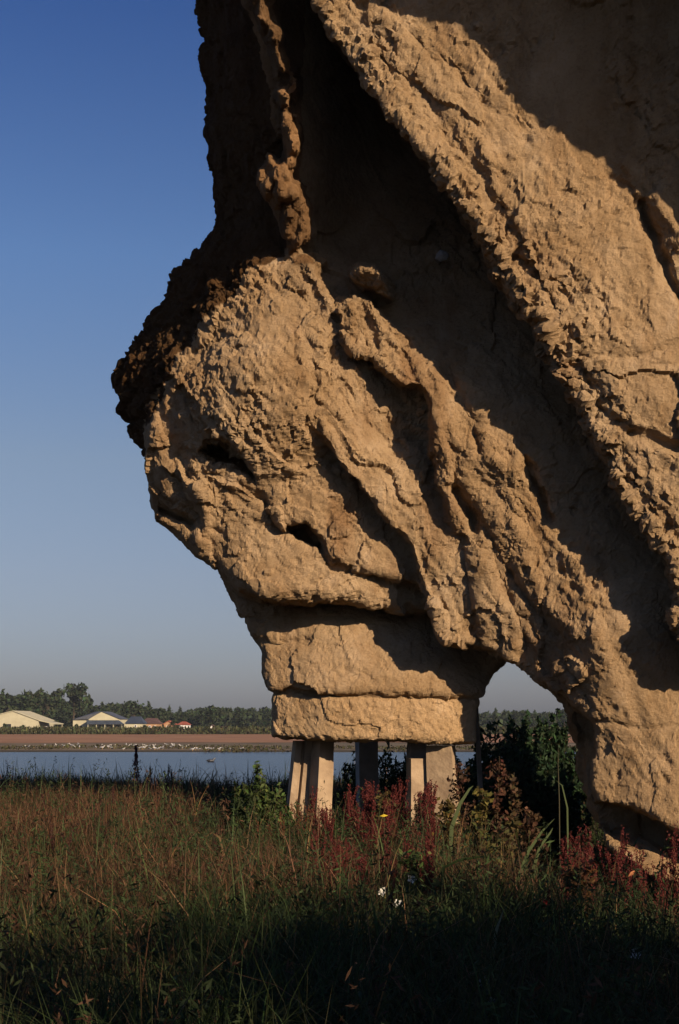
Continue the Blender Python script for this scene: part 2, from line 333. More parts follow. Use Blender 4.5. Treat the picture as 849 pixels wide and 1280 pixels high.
def carve(poly, dp, soft=5):
    P2 = (fu+WU*.5, fv+WV*.5); m = inside(poly, P2); d = seg_dist(poly, pts=P2); return np.where(m, dp*np.clip(d/soft, 0, 1), 0).reshape(SH)
D = D+carve([(246,566),(258,552),(276,546),(294,554),(310,568),(319,586),(326,608),(306,598),(288,590),(262,580)], 1.0)*(D < 900)
D = D+carve([(346,656),(384,650),(396,666),(408,688),(388,690),(364,676)], .5)*(D < 900)
D = D+carve([(192,628),(212,636),(238,652),(246,662),(222,656),(200,643)], .4)*(D < 900)

def solid(name, D, mask, back_add, vox, thick_rate=.02, thick_max=3.0):
    """front field + back field -> closed shell -> even mesh"""
    m = mask.copy(); dist = np.zeros(SH); cur = m.copy()
    for i in range(60):
        dist += cur; nx = cur.copy(); nx[1:] &= cur[:-1]; nx[:-1] &= cur[1:]; nx[:, 1:] &= cur[:, :-1]; nx[:, :-1] &= cur[:, 1:]; cur = nx
    B = D+back_add+np.minimum(dist*PXS*thick_rate, thick_max)
    def co(Dp): return np.stack([(GU-CX)/F*Dp, Dp, EYE-(GV-HZ)/F*Dp], -1).reshape(-1, 3)
    nv = D.size; idx = np.arange(nv).reshape(SH)
    cell = m[:-1, :-1] & m[1:, :-1] & m[:-1, 1:] & m[1:, 1:]
    a, b, c, d = idx[:-1, :-1][cell], idx[1:, :-1][cell], idx[1:, 1:][cell], idx[:-1, 1:][cell]
    quads = [np.stack([a, b, c, d], 1), np.stack([a, d, c, b], 1)+nv]
    cp = np.zeros((SH[0]+1, SH[1]+1), bool); cp[1:-1, 1:-1] = cell     # cell (i,j) at cp[i+1,j+1]
    for (di, dj, e0, e1) in ((-1, 0, (0, 1), (0, 0)), (1, 0, (1, 0), (1, 1)), (0, -1, (0, 0), (1, 0)), (0, 1, (1, 1), (0, 1))):
        nb = cp[1+di:SH[0]+di, 1+dj:SH[1]+dj]; ii, jj = np.nonzero(cell & ~nb)
        p = idx[ii+e0[0], jj+e0[1]]; q = idx[ii+e1[0], jj+e1[1]]
        quads.append(np.stack([q, p, p+nv, q+nv], 1))
    Q = np.concatenate(quads); V = np.concatenate([co(D), co(B)])
    used = np.unique(Q); rm = np.full(len(V), -1); rm[used] = np.arange(len(used))
    me = mesh_np('shell', V[used], rm[Q], None)
    o = bpy.data.objects.new('shell', me); COL.objects.link(o)
    md = o.modifiers.new('r', 'REMESH'); md.mode = 'VOXEL'; md.voxel_size = vox; md.adaptivity = 0
    dg = bpy.context.evaluated_depsgraph_get(); ev = o.evaluated_get(dg)
    out = bpy.data.meshes.new_from_object(ev, depsgraph=dg); bpy.data.objects.remove(o); bpy.data.meshes.remove(me)
    out.name = name; out.materials.clear(); out.materials.append(M_ROCK)
    return out
def get_co(me):
    a = np.empty(len(me.vertices)*3, np.float32); me.vertices.foreach_get('co', a); return a.reshape(-1, 3)
def get_no(me):
    a = np.empty(len(me.vertices)*3, np.float32); me.vertices.foreach_get('normal', a); return a.reshape(-1, 3)
def set_co(me, c): me.vertices.foreach_set('co', c.astype(np.float32).ravel()); me.update()
def smooth_mesh(me, it=2):
    e = np.empty(len(me.edges)*2, np.int32); me.edges.foreach_get('vertices', e); e = e.reshape(-1, 2); c = get_co(me).astype(np.float64); n = len(c)
    deg = np.bincount(e.ravel(), minlength=n)[:, None]
    for _ in range(it):
        s = np.stack([np.bincount(e[:, 0], c[e[:, 1], k], n)+np.bincount(e[:, 1], c[e[:, 0], k], n) for k in range(3)], 1)
        c = c*.4+.6*s/np.maximum(deg, 1)
    set_co(me, c)
def to_uv(c): return CX+c[:, 0]/c[:, 1]*F, HZ-(c[:, 2]-EYE)/c[:, 1]*F
# strata run down to the right: noise is stretched along that direction
ax = np.array([.55, -.15, -.82]); ax /= np.linalg.norm(ax); bx_ = np.cross(ax, [0, 1, 0]); bx_ /= np.linalg.norm(bx_); cx_ = np.cross(ax, bx_)
RT = np.stack([ax, bx_, cx_], 1)
def facets(P, seed, tilt=1.):          # flat chips: every scattered cell is a little tilted plane
    I = np.floor(P).astype(np.int64); f1 = np.full(len(P), 9.); val = np.zeros(len(P))
    for dx in (-1, 0, 1):
        for dy in (-1, 0, 1):
            for dz in (-1, 0, 1):
                J = [(I[:,k]+d) & 0xffffffff for k, d in enumerate((dx, dy, dz))]
                q = [hash3(*J, seed+k) for k in range(3)]
                v = [I[:,k]+d+q[k]-P[:,k] for k, d in enumerate((dx, dy, dz))]
                d = v[0]**2+v[1]**2+v[2]**2; nw = d < f1
                g = [hash3(*J, seed+5+k)-.5 for k in range(3)]
                t = hash3(*J, seed+9)-.5+tilt*2*(g[0]*v[0]+g[1]*v[1]+g[2]*v[2])
                val = np.where(nw, t, val); f1 = np.where(nw, d, f1)
    return val
def crag(me, big=1., mid=1., small=1., mask=None):
    c = get_co(me).astype(np.float64); n = get_no(me)
    k = np.ones(len(c)) if mask is None else mask(c)
    r = c@RT; wv = np.stack([vnoise(c*2.2, 5), vnoise(c*2.2, 6), vnoise(c*2.2, 7)], 1)
    d = .04*big*fbm(c*.9, 3, 1)
    d += big*.055*np.clip(k*1.6, .4, 1)*facets(r*[.55, 1.15, 1.15]+.3*wv, 331)
    d += mid*k*.026*fbm(r*[.55, 3.4, 3.4], 4, 21, True)
    d += mid*k*.024*facets(r*[1.3, 2.2, 2.2]+.25*wv, 31)
    d += mid*k*.018*facets(r*[3.2, 4.6, 4.6]+.3*wv, 131)
    c = c+n*d[:, None]; set_co(me, c); n = get_no(me)
    e = small*k*(.012*fbm(r*[2.2, 11, 11], 3, 43, True)+.014*fbm(r*[7, 9, 9], 4, 41, True)+.016*fbm(c*17, 3, 51)+.020*facets(r*[7, 10, 10]+.5*wv, 61))
    f1, _, cid = worley(c*[4.5, 4.5, 4.5]+.4*wv, 231); rg = fbm(c*1.1, 2, 301)
    e -= small*(.4+.6*k)*.05*np.clip((.34-f1)*5, 0, 1)*(cid > .5)*np.clip(rg*4+.6, 0, 1)      # weathered pits
    set_co(me, c+n*e[:, None])
    return c
sculpt = empty('rock_sculpture', (.5, 18, 0), 'huge weathered tan rock sculpture with ribs, overhang and an arch beside the lake', 'rock sculpture')
def add_part(name, me, label=None):
    o = link(name, me, sculpt); o.matrix_parent_inverse = sculpt.matrix_basis.inverted() if False else o.matrix_parent_inverse
    o.location = (-.5, -18, 0)
    if label: o['label'] = label
    return o
mask = D < 900
near_part = (GU < 915) & (GV > -60)
body = solid('rock_body', D, mask & near_part, .45, .026, .018, 1.6)
smooth_mesh(body, 1)
def kmask(c):
    u, v = to_uv(c)
    k = np.ones(len(c))*np.clip(1+.7*vnoise(c*.8, 401)+.5*vnoise(c*2.1, 402), .3, 1.5)
    k = np.where((v > 770) & (u < 620) & (c[:, 1] > 18.3), .45, k)              # the neck is smoother
    rd = seg_dist(RIBE, False, (u, v)); nearrib = np.exp(-(rd/38)**2)*(c[:, 1] < 17.02); k = k+1.2*nearrib
    sd_ = seg_dist(SIL[:-3], False, (u, v)); k = k+.3*np.exp(-(sd_/30)**2)
    k = np.where((u < 330) & (v > 330) & (v < 560), k*1.7, k); k = k*(1-.5*np.clip((v-760)/60, 0, 1)*(u > 725)*(c[:, 1] < 18))
    k = k*(1-.4*((v > 590) & (v < 760) & (u < 520)))
    k = k*(1-.4*((u < 392) & (u > 300) & (v < 335) & (c[:, 1] < 18.1)))
    k = np.where((u > 530) & (u < 780) & (v > 400) & (c[:, 1] > 16.95), np.minimum(k, .8), k)
    k = np.where((u > 650) & (c[:, 1] < 17) & (rd > 60), k*.75, k)
    return k
def finish_rock(me):
    body = me
    cc = crag(body, mask=kmask)
    u, v = to_uv(cc)
    own = np.ones((len(cc), 3))
    # dark weathered crust on the outer rim
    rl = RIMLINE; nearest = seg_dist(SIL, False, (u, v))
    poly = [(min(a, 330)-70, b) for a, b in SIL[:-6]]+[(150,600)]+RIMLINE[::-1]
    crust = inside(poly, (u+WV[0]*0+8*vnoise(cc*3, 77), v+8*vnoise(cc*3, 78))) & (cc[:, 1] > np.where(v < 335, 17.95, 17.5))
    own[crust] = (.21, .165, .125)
    sp = (u > 295) & (u < 392) & (v < 330) & (cc[:, 1] < 18.0); own[sp] = np.array([.68, .58, .50])*np.clip(.85+.5*vnoise(cc[sp]*3, 81), .4, 1.1)[:, None]
    up = np.clip((430-v)/200, 0, 1)*(cc[:, 1] > 17.55)*(u > 350)                  # shade of the high recess painted into the rock colour
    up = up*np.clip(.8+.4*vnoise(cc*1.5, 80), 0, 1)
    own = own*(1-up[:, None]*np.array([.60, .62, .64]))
    st = np.clip(fbm(cc*[1.6, 1.6, .7], 4, 91)*2.2-.35, 0, 1)[:, None]; own = own*(1-st*np.array([.32, .40, .46])); pl = np.clip(fbm(cc*[.9, .9, 1.3]+7, 4, 191)*2.4-.3, 0, 1)[:, None]; own = own*(1+pl*np.array([.14, .17, .22]))
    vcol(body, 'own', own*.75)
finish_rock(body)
add_part('rock_body', body)
upper = solid('unseen_upper_rock', D, mask & ~((GU < 909) & (GV > -66)), .45, .095)      # the unseen rest of the rock, with the mass added against sky light
smooth_mesh(upper, 1); finish_rock(upper); add_part('unseen_upper_rock', upper, 'unseen upper part of the rock, with an added mass that shades the ribs')
print('body verts', len(body.vertices))

slabD = np.full(SH, 1e3)
slabD = layer([(340,866),(400,868),(460,870),(560,872),(598,872),(597,900),(595,930),(560,929),(500,928),(430,927),(390,925),(341,921)],
    [(345,866,18.88),(400,868,18.6),(470,868,18.5),(540,870,18.52),(592,870,18.68),(345,922,18.9),(400,926,18.62),(470,928,18.52),(540,930,18.54),(592,930,18.7)], r=8, h=.12, wobble=.35).reshape(SH)
slab = solid('base_slab', slabD, slabD < 900, 2.2, .022, 0, 0)
smooth_mesh(slab, 3)
cs = crag(slab, .3, .22, .6)
vcol(slab, 'own', np.ones((len(cs), 3))*np.array([.95, .95, .94]))
add_part('base_slab', slab, 'straight cut band of rock forming the flat bottom of the sculpture base')
# a pale chip of rock caught in the dark recess
def chip(name, u_, v_, d_, s, label):
    b = MB(); pts = []
    for i in range(3):
        for k in range(7):
            an = k*2*PI/7; r = [1, .75, .1][i]*(.8+.4*random.random()); pts.append((r*math.cos(an), [0, -.35, -.6][i], r*math.sin(an)*.8))
    b.add(pts, [(i*7+k, i*7+(k+1) % 7, (i+1)*7+(k+1) % 7, (i+1)*7+k) for i in range(2) for k in range(7)]+[tuple(14+k for k in range(7))])
    me = b.mesh(name, M_CHIP); o = link(name, me, sculpt); x, y, z = W(u_, v_, d_); o.location = (x-.5, y-18, z); o.scale = (s, s, s); o['label'] = label
M_CHIP = noise_mat('pale_stone', (.22, .20, .18), (.32, .30, .27), 9, .9, .3)
chip('stone_chip', 553, 320, 18.0, .10, 'pale grey lump stuck in the dark upper recess')

# ------------------------------------------------------------------ ground, lake, far shore
def terrain(x, y):
    x = np.asarray(x, float); y = np.asarray(y, float)
    P = np.stack([x*.25, y*.25, 0*x], -1).reshape(-1, 3); n = fbm(P, 3, 11).reshape(x.shape)
    z = .17*n*np.clip(1-np.abs(y-15)/200, 0, 1)
    sm = lambda t: (lambda q: q*q*(3-2*q))(np.clip(t, 0, 1))
    z = z-.26*sm((y-13)/4)*(1-sm((y-23)/4))*sm((x+2.6)/1.5)-.72*sm((x-1.0)/1.8)*sm((y-7.5)/6)*(1-sm((y-24)/5))   # hollow round the rock
    s = np.clip((y-30)/14, 0, 1); s = s*s*(3-2*s)
    z = z*(1-s)-1.95*s
    s2 = np.clip((y-136)/8, 0, 1); z = z+s2*.62
    s3 = np.clip((y-190)/120, 0, 1); return z+s3*.30
ys = np.concatenate([np.arange(-60, 50, .8), np.linspace(50, 160, 45), np.linspace(165, 700, 60), np.geomspace(750, 9000, 20)])
tt = np.linspace(-1, 1, 161); xs0 = np.sign(tt)*(np.abs(tt)**2.2)
XS = xs0[None]*np.maximum(70, np.abs(ys)*1.6)[:, None]; YS = np.repeat(ys[:, None], 161, 1)
Zt = terrain(XS, YS); n0, n1 = XS.shape; idx = np.arange(n0*n1).reshape(n0, n1)
Qg = np.stack([idx[:-1, :-1], idx[:-1, 1:], idx[1:, 1:], idx[1:, :-1]], -1).reshape(-1, 4)
M_GR = noise_mat('meadow_soil', (.030, .024, .014), (.055, .042, .022), 1.5, .95, .5, 8)
g = link('ground', mesh_np('ground', np.stack([XS, YS, Zt], -1).reshape(-1, 3), Qg, M_GR, True)); tag(g, 'dark soil of the meadow running down to the lake', kind='structure')

def sheet(name, x0, x1, y0, y1, nx, ny, zf, mat, label, wob_=0):
    X, Y = np.meshgrid(np.linspace(x0, x1, nx), np.linspace(y0, y1, ny))
    if wob_: Y = Y+wob_*fbm(np.stack([X/22, 0*X+y0, 0*X], -1).reshape(-1, 3), 4, 5).reshape(X.shape)*np.where((Y == Y.min()) | True, 1, 0)
    Z = zf(X, Y); ii = np.arange(nx*ny).reshape(ny, nx)
    q = np.stack([ii[:-1, :-1], ii[:-1, 1:], ii[1:, 1:], ii[1:, :-1]], -1).reshape(-1, 4)
    o = link(name, mesh_np(name, np.stack([X, Y, Z], -1).reshape(-1, 3), q, mat, True)); return tag(o, label, kind='structure')
mw, nw, bw = new_mat('lake_water', .22, .5)
bw.inputs['Base Color'].default_value = (.012, .022, .03, 1); bw.inputs['IOR'].default_value = 1.33
tc = N(nw, 'ShaderNodeTexCoord'); mp = N(nw, 'ShaderNodeMapping'); mp.inputs['Scale'].default_value = (.5, 1.6, 1)
nz_ = N(nw, 'ShaderNodeTexNoise', Scale=1.6, Detail=5); nw.links.new(tc.outputs['Object'], mp.inputs[0]); nw.links.new(mp.outputs[0], nz_.inputs['Vector'])
bp = N(nw, 'ShaderNodeBump', Strength=.6, Distance=.12); nw.links.new(nz_.outputs['Fac'], bp.inputs['Height']); nw.links.new(bp.outputs[0], bw.inputs['Normal'])
WZ = -1.4
sheet('lake', -500, 500, 34, 146, 3, 3, lambda X, Y: 0*X+WZ, mw, 'calm lake reflecting the blue evening sky')
M_MUD = noise_mat('shore_mud', (.07, .055, .03), (.16, .12, .07), .15, .9, 0)
M_TAN = noise_mat('dry_field', (.20, .10, .052), (.29, .155, .08), .09, .95, 0)
sheet('mudflat', -500, 500, 141, 205, 400, 8, lambda X, Y: terrain(X, Y)+.02, M_MUD, 'brown mud flat along the far shore of the lake', 5)
sheet('dry_field', -520, 520, 201, 312, 300, 8, lambda X, Y: terrain(X, Y)+.05, M_TAN, 'reddish tan dry field behind the mud flat', 5)
exec_later = []
# ------------------------------------------------------------------ leaf helpers
M_LEAF = attr_mat('leaves', .8, .25)
M_GRASS = attr_mat('grass_blades', .75, .3)
M_BARK = noise_mat('bark', (.035, .027, .02), (.07, .052, .036), 6, .95, .5, 30)
def quads_at(C, size, R, elong=1.6, up=0.):
    """leaf-sized diamonds with random turns; returns V, Q"""
    n = len(C); a = R.normal(size=(n, 3)); a[:, 2] += up; a /= np.linalg.norm(a, axis=1)[:, None]
    b = R.normal(size=(n, 3)); b -= (a*b).sum(1)[:, None]*a; b /= np.linalg.norm(b, axis=1)[:, None]
    s = (size*R.uniform(.6, 1.3, n))[:, None]
    V = np.stack([C-a*s*elong*.5, C+b*s*.5, C+a*s*elong*.5, C-b*s*.5], 1).reshape(-1, 3)
    return V, np.arange(n*4).reshape(n, 4)
def leaf_mesh(name, C, size, col, R, var=.25, elong=1.6, up=0., mat=None):
    V, Q = quads_at(C, size, R, elong, up); me = mesh_np(name, V, Q, mat or M_LEAF)
    c = np.array(col)[None]*(1+var*R.normal(size=(len(C), 1)))*(1+.1*R.normal(size=(len(C), 3)))
    vcol(me, 'own', np.repeat(np.clip(c, .004, .9), 4, 0)); return me
def crown_pts(R, n, blobs):
    """points in a set of ellipsoid clumps, denser at their skins"""
    out = []; wts = np.array([b[3]*b[4] for b in blobs]); wts = wts/wts.sum()
    for (x, y, z, r, rz_), w_ in zip(blobs, wts):
        k = max(4, int(n*w_)); d = R.normal(size=(k, 3)); d /= np.linalg.norm(d, axis=1)[:, None]
        rad = R.uniform(.25, 1, (k, 1))**.45*(1+.18*R.normal(size=(k, 1)))
        out.append(np.array([x, y, z])+d*rad*np.array([r, r, rz_]))
    return np.concatenate(out)

# ------------------------------------------------------------------ distant trees
def tree_meshes(kind, seed):
    R = np.random.default_rng(seed); H = 10.
    blobs = []
    if kind == 'tall':
        for i in range(17):
            t = R.uniform(.38, 1); blobs.append((R.normal()*2.2*(1.15-t*.5), R.normal()*1.8, H*t*.95, R.uniform(.9, 1.5), R.uniform(.7, 1.1)))
    elif kind == 'round':
        for i in range(16):
            t = R.uniform(.15, .85); wd = 3.4*math.sin(PI*min(1, t+.12)); blobs.append((R.uniform(-1, 1)*wd, R.uniform(-1, 1)*wd, H*t, R.uniform(1.2, 1.9), R.uniform(1., 1.5)))
    else:
        for i in range(15):
            t = i/14; wd = 2.4*(1-t)+.2; blobs.append((R.uniform(-.5, .5)*wd, R.uniform(-.5, .5)*wd, H*(.1+.88*t), wd*.75+.15, .8))
    P = crown_pts(R, 900, blobs)
    cm = leaf_mesh('crown', P, .62, (.035, .05, .022), R, .3)
    b = MB(); b.tube([(0, 0, -.5), (.1, 0, H*.4), (-.1, 0, H*.8)], [.32, .22, .08], 6)
    for k in range(5):
        q = blobs[k*2]; b.tube([(0, 0, H*.3), (q[0]*.5, q[1]*.5, q[2]*.8), (q[0], q[1], q[2])], [.14, .09, .04], 4)
    return cm, b.mesh('trunk', M_BARK)
TM = {'tall': [tree_meshes('tall', 5), tree_meshes('tall', 6)], 'round': [tree_meshes('round', s) for s in (11, 12, 13, 14)], 'point': [tree_meshes('point', s) for s in (21, 22)]}
def tree(u_, vtop, d_, kind, label, group, wsc=1., i=0):
    zb = float(terrain(np.array(0.), np.array(float(d_)))); x = (u_-CX)/F*d_; h = EYE+(HZ-vtop)/F*d_-zb
    o = empty('tree', (x, d_, zb), label, 'tree', group, random.uniform(0, 6))
    cm, tm = TM[kind][i % len(TM[kind])]; k = h/10.4
    for nm, me in (('crown', cm), ('trunk', tm)):
        c = link(nm, me, o); c.scale = (k*wsc, k*wsc, k)
    return o
named = [(38, 859, 'round', 'broad dark tree behind the peak of the leftmost cream barn', 1.0), (60, 857, 'tall', 'dark tree with twin crowns left of the tallest tree', .9),
         (92, 852, 'tall', 'tallest dark tree with an open crown left of the grey roofed barn', .85), (168, 872, 'round', 'rounded tree rising above the house right of the barn', 1.2),
         (265, 879, 'round', 'rounded tree standing proud of the wood right of the red house', 1.2), (10, 862, 'round', 'dark tree at the left edge of the photo behind the barn', 1.1)]
for i, (u_, vt, k, lab, ws) in enumerate(named): tree(u_, vt, 470+i*4, k, lab, 'trees lining the far shore', ws, i)
def zone(u_):
    for lim, t in ((18, 'behind the left half of the leftmost barn'), (48, 'behind the right half of the leftmost barn'), (78, 'behind the parked white car'), (104, 'behind the side wall of the porch barn'), (128, 'behind the left half of the porch barn'), (152, 'behind the right half of the porch barn'),
                   (176, 'behind the blue grey roofed house'), (200, 'behind the orange walled house'), (218, 'behind the red gabled house'), (238, 'behind the red roofed white house'), (262, 'right of the white house'), (288, 'behind the two small sheds'), (315, 'between the sheds and the rock base'), (999, 'beside the left edge of the rock base')):
        if u_ < lim: return t
R_ = np.random.default_rng(3); i = 0
for row, (d_, off) in enumerate(((505, 0), (540, -1.0), (580, -2))):
    u_ = -30 + row*5
    while u_ < 760:
        if not (342 < u_ < 590):
            base = np.interp(u_, [-30, 60, 100, 125, 160, 200, 240, 300, 345, 590, 700, 760], [866, 868, 876, 882, 878, 885, 886, 884, 885, 889, 888, 887])
            tree(u_, base+off+R_.uniform(-3, 4), d_+R_.uniform(-12, 12), 'round' if R_.random() < .8 else 'point',
                 ('dark %s row tree seen through the %s of the arch' % (('front', 'middle', 'back')[row], 'left part' if u_ < 630 else 'middle' if u_ < 670 else 'right part')) if u_ > 560 else
                 'dark %s row tree of the wood %s' % (('front', 'middle', 'back')[row], zone(u_)),
                 'trees of the wood seen through the arch' if u_ > 560 else 'trees of the far wood', 1.25, i); i += 1
        u_ += R_.uniform(9, 15)
# low undergrowth that closes the wood at its foot
P = np.stack([R_.uniform(-180, 130, 9000), R_.uniform(492, 590, 9000), R_.uniform(-1.2, 4.6, 9000)], 1)
o = link('undergrowth', leaf_mesh('undergrowth', P, 1.3, (.030, .042, .02), R_, .3)); tag(o, 'dark undergrowth at the foot of the far wood', 'undergrowth', kind='stuff')
# maize strip
P = np.stack([R_.uniform(-170, 120, 26000), R_.uniform(305, 345, 26000), R_.uniform(-1., .45, 26000)], 1); P[:, 2] += .25*vnoise(P*[.1, .1, 0], 3)
o = link('crop_strip', leaf_mesh('crop_strip', P, .35, (.055, .058, .026), R_, .35, 2.6, 1.5)); tag(o, 'green strip of tall crop in front of the barns', 'crops', kind='stuff')

P = np.stack([R_.uniform(-90, 40, 15000), 142+26*R_.random(15000)**1.8, R_.uniform(-1.32, -1.0, 15000)], 1); pk_ = fbm(P*[.05, .12, 0], 3, 88); P = P[pk_ > .0]
o = link('shore_weeds', leaf_mesh('shore_weeds', P, .16, (.06, .055, .025), R_, .35, 2.2, .6)); tag(o, 'patchy olive weeds along the far water line', 'weeds', kind='stuff')

# ------------------------------------------------------------------ far buildings
M_CREAM = noise_mat('cream_cladding', (.37, .34, .23), (.44, .41, .28), .6, .8)
M_ROOFG = noise_mat('grey_roof', (.05, .055, .065), (.08, .085, .10), .5, .6)
M_ROOFB = noise_mat('blue_grey_roof', (.03, .038, .055), (.045, .058, .08), .5, .5)
M_ROOFR = noise_mat('red_roof', (.24, .06, .035), (.34, .10, .055), 1, .8)
M_ROOFBR = noise_mat('brown_roof', (.07, .04, .035), (.11, .06, .05), 1, .8)
M_WHITE = noise_mat('white_paint', (.65, .63, .6), (.78, .76, .72), 1, .6)
M_ORANGE = noise_mat('orange_wall', (.30, .17, .09), (.36, .22, .12), 1, .8)
M_DARK = noise_mat('dark_opening', (.012, .012, .014), (.02, .02, .022), 1, .4, spec=.5)
def bx(u_, d_): return (u_-CX)/F*d_
def bz(v_, d_): return EYE-(v_-HZ)/F*d_
GZ = -1.03
def part(name, b, mat, par, label=None):
    o = link(name, b.mesh(name, mat), par)
    if label: o['label'] = label
    return o
def house(name, label, u0, u1, veave, vpeak, d_, wall, roof, depth=10, gable=True, upk=None, cat='house', door=None, wins=(), eave=.35, group=None):
    x0, x1 = bx(u0, d_), bx(u1, d_); xm = (x0+x1)/2; e = empty(name, (xm, d_, GZ), label, cat, group)
    a, b_ = x0-xm, x1-xm; pk = 0 if upk is None else bx(upk, d_)-xm; ze, zp = bz(veave, d_)-GZ, bz(vpeak, d_)-GZ
    if gable:
        part('wall', MB().prism([(a, 0), (b_, 0), (b_, ze), (pk, zp), (a, ze)], 0, depth), wall, e)
        t = .18; sl = (zp-ze)/(pk-a); sr = (zp-ze)/(b_-pk)
        r = MB().prism([(a-eave, ze-eave*sl+.02), (pk, zp+.02), (b_+eave, ze-eave*sr+.02), (b_+eave, ze-eave*sr+.02+t), (pk, zp+t+.02), (a-eave, ze-eave*sl+t+.02)], -eave, depth+eave)
        part('roof', r, roof, e)
    else:
        part('wall', MB().box(a, b_, 0, depth, 0, ze), wall, e)
        ym = depth/2
        r = MB().add([(a-eave, -eave, ze), (b_+eave, -eave, ze), (b_+eave, depth+eave, ze), (a-eave, depth+eave, ze), (a+1.0, ym, zp), (b_-1.0, ym, zp)],
                     [(0, 1, 5, 4), (1, 2, 5), (2, 3, 4, 5), (3, 0, 4), (3, 2, 1, 0)])
        part('roof', r, roof, e)
    for (wu0, wu1, wv0, wv1) in wins:
        X0, X1, Z0, Z1 = bx(wu0, d_)-xm, bx(wu1, d_)-xm, bz(wv1, d_)-GZ, bz(wv0, d_)-GZ
        f = part('window', MB().box(X0, X1, -.06, -.01, Z0, Z1), M_WHITE, e); part('pane', MB().box(X0+.12, X1-.12, -.08, -.065, Z0+.12, Z1-.12), M_DARK, f)
    if door:
        X0, X1, Z1 = bx(door[0], d_)-xm, bx(door[1], d_)-xm, bz(door[2], d_)-GZ; part('door', MB().box(X0, X1, -.06, -.01, 0, Z1), M_DARK, e)
    return e
b1 = house('barn', 'wide cream barn with a low gable at the left edge of the photo', -30, 48, 900.5, 889, 415, M_CREAM, M_CREAM, 22, True, 17, 'barn', door=(4, 14, 905), eave=.3)
xm = (bx(-30, 415)+bx(48, 415))/2
part('canopy', MB().prism([(bx(48, 415)-xm, bz(899.8, 415)-GZ), (bx(68, 415)-xm, bz(904.5, 415)-GZ), (bx(68, 415)-xm, bz(905.4, 415)-GZ), (bx(48, 415)-xm, bz(900.9, 415)-GZ)], .1, 14), M_CREAM, b1, 'sloping roof that shelters the parked car')
for q in (.6, 13): part('post', MB().box(bx(66.5, 415)-xm, bx(67.3, 415)-xm, q, q+.2, 0, bz(905, 415)-GZ), M_CREAM, b1)
# second barn: gable to the viewer, long dark roof slope to the left
b2 = empty('barn', (bx(128, 430), 430, GZ), 'cream barn with a dark roof and a lean-to porch, right of the tallest tree', 'barn')
def X2(u_): return bx(u_, 430)-bx(128, 430)
def Z2(v_): return bz(v_, 430)-GZ
part('wall', MB().prism([(X2(111), 0), (X2(150), 0), (X2(150), Z2(899)), (X2(127.5), Z2(889.6)), (X2(111), Z2(898.6))], 0, 18), M_CREAM, b2, 'cream gable wall')
part('wall', MB().box(X2(91), X2(111)-.02, .4, 14, 0, Z2(899.4)), M_CREAM, b2, 'cream side wall')
part('roof', MB().add([(X2(90), -.1, Z2(899.6)), (X2(111), -.3, Z2(899)), (X2(127.5), -.3, Z2(889.2)), (X2(113), -.1+9, Z2(889.4)), (X2(90), 15, Z2(899)), (X2(127.5), 18, Z2(889.2)), (X2(151), 18, Z2(899)), (X2(151), -.3, Z2(899))],
     [(0, 1, 2, 3), (0, 3, 4), (3, 2, 5, 4), (2, 7, 6, 5)]), M_ROOFG, b2)
part('porch_roof', MB().prism([(X2(111), Z2(900.3)), (X2(149), Z2(900.3)), (X2(156), Z2(905.4)), (X2(112), Z2(905.4))], -4.2, -.35), M_ROOFB, b2, 'blue grey porch roof')
part('porch_wall', MB().box(X2(112), X2(156), -2.0, -1.2, 0, Z2(905.3)), M_CREAM, b2)
for a_, c_ in ((125, 131), (136, 142), (146, 151)): part('doorway', MB().box(X2(a_), X2(c_), -2.1, -2.01, 0, Z2(906.3)), M_DARK, b2)
for a_ in (112.5, 123, 133.5, 144, 154.5): part('post', MB().box(X2(a_), X2(a_+.8), -4.0, -3.8, 0, Z2(905.5)), M_CREAM, b2)
house('house', 'low cream house under a dark blue grey hipped roof beside the porch barn', 157, 178, 904.5, 895.5, 425, M_CREAM, M_ROOFB, 9, False, wins=[(168, 171, 906, 909)])
house('house', 'small orange walled house with a brown roof right of the blue grey roof', 177, 198, 904.5, 897.5, 440, M_ORANGE, M_ROOFBR, 9, False, wins=[(186, 189, 907, 909.5), (192, 195, 907, 909.5)])
house('house', 'red gabled house left of the small tree between two red houses', 205, 217, 905, 901.5, 450, M_ORANGE, M_ROOFR, 8, True, wins=[(208, 210, 907, 909.5)])
house('house', 'red roofed white house right of the small tree near the wood', 222, 235, 906, 901.8, 450, M_WHITE, M_ROOFR, 8, False, wins=[(225, 227, 907.5, 910), (230, 232, 907.5, 910)])
house('shed', 'tiny pale shed half hidden at the foot of the far wood', 263, 268, 908.5, 906.5, 460, M_WHITE, M_ROOFBR, 3, True, cat='shed')
house('shed', 'long low orange shed by the wood, farthest right of the buildings', 273, 285, 909.5, 908, 465, M_ORANGE, M_ROOFBR, 4, False, cat='shed')
tree(217.5, 899, 440, 'round', 'small tree standing between the two red roofed houses', None, 1.3, 2)
for u_, vt, lab in ((7, 903, 'leftmost bush before the cream barn wall'), (29, 905, 'small bush before the right half of the leftmost barn'), (96, 904, 'bush at the left corner of the porch barn'), (117, 905, 'bush in front of the porch of the barn'), (181, 905, 'bush between the cream house and the orange house')):
    e = tree(u_, vt, 405, 'round', lab, 'bushes before the farm buildings', 1.1, int(u_)); e.name = 'bush'; e['category'] = 'bush'
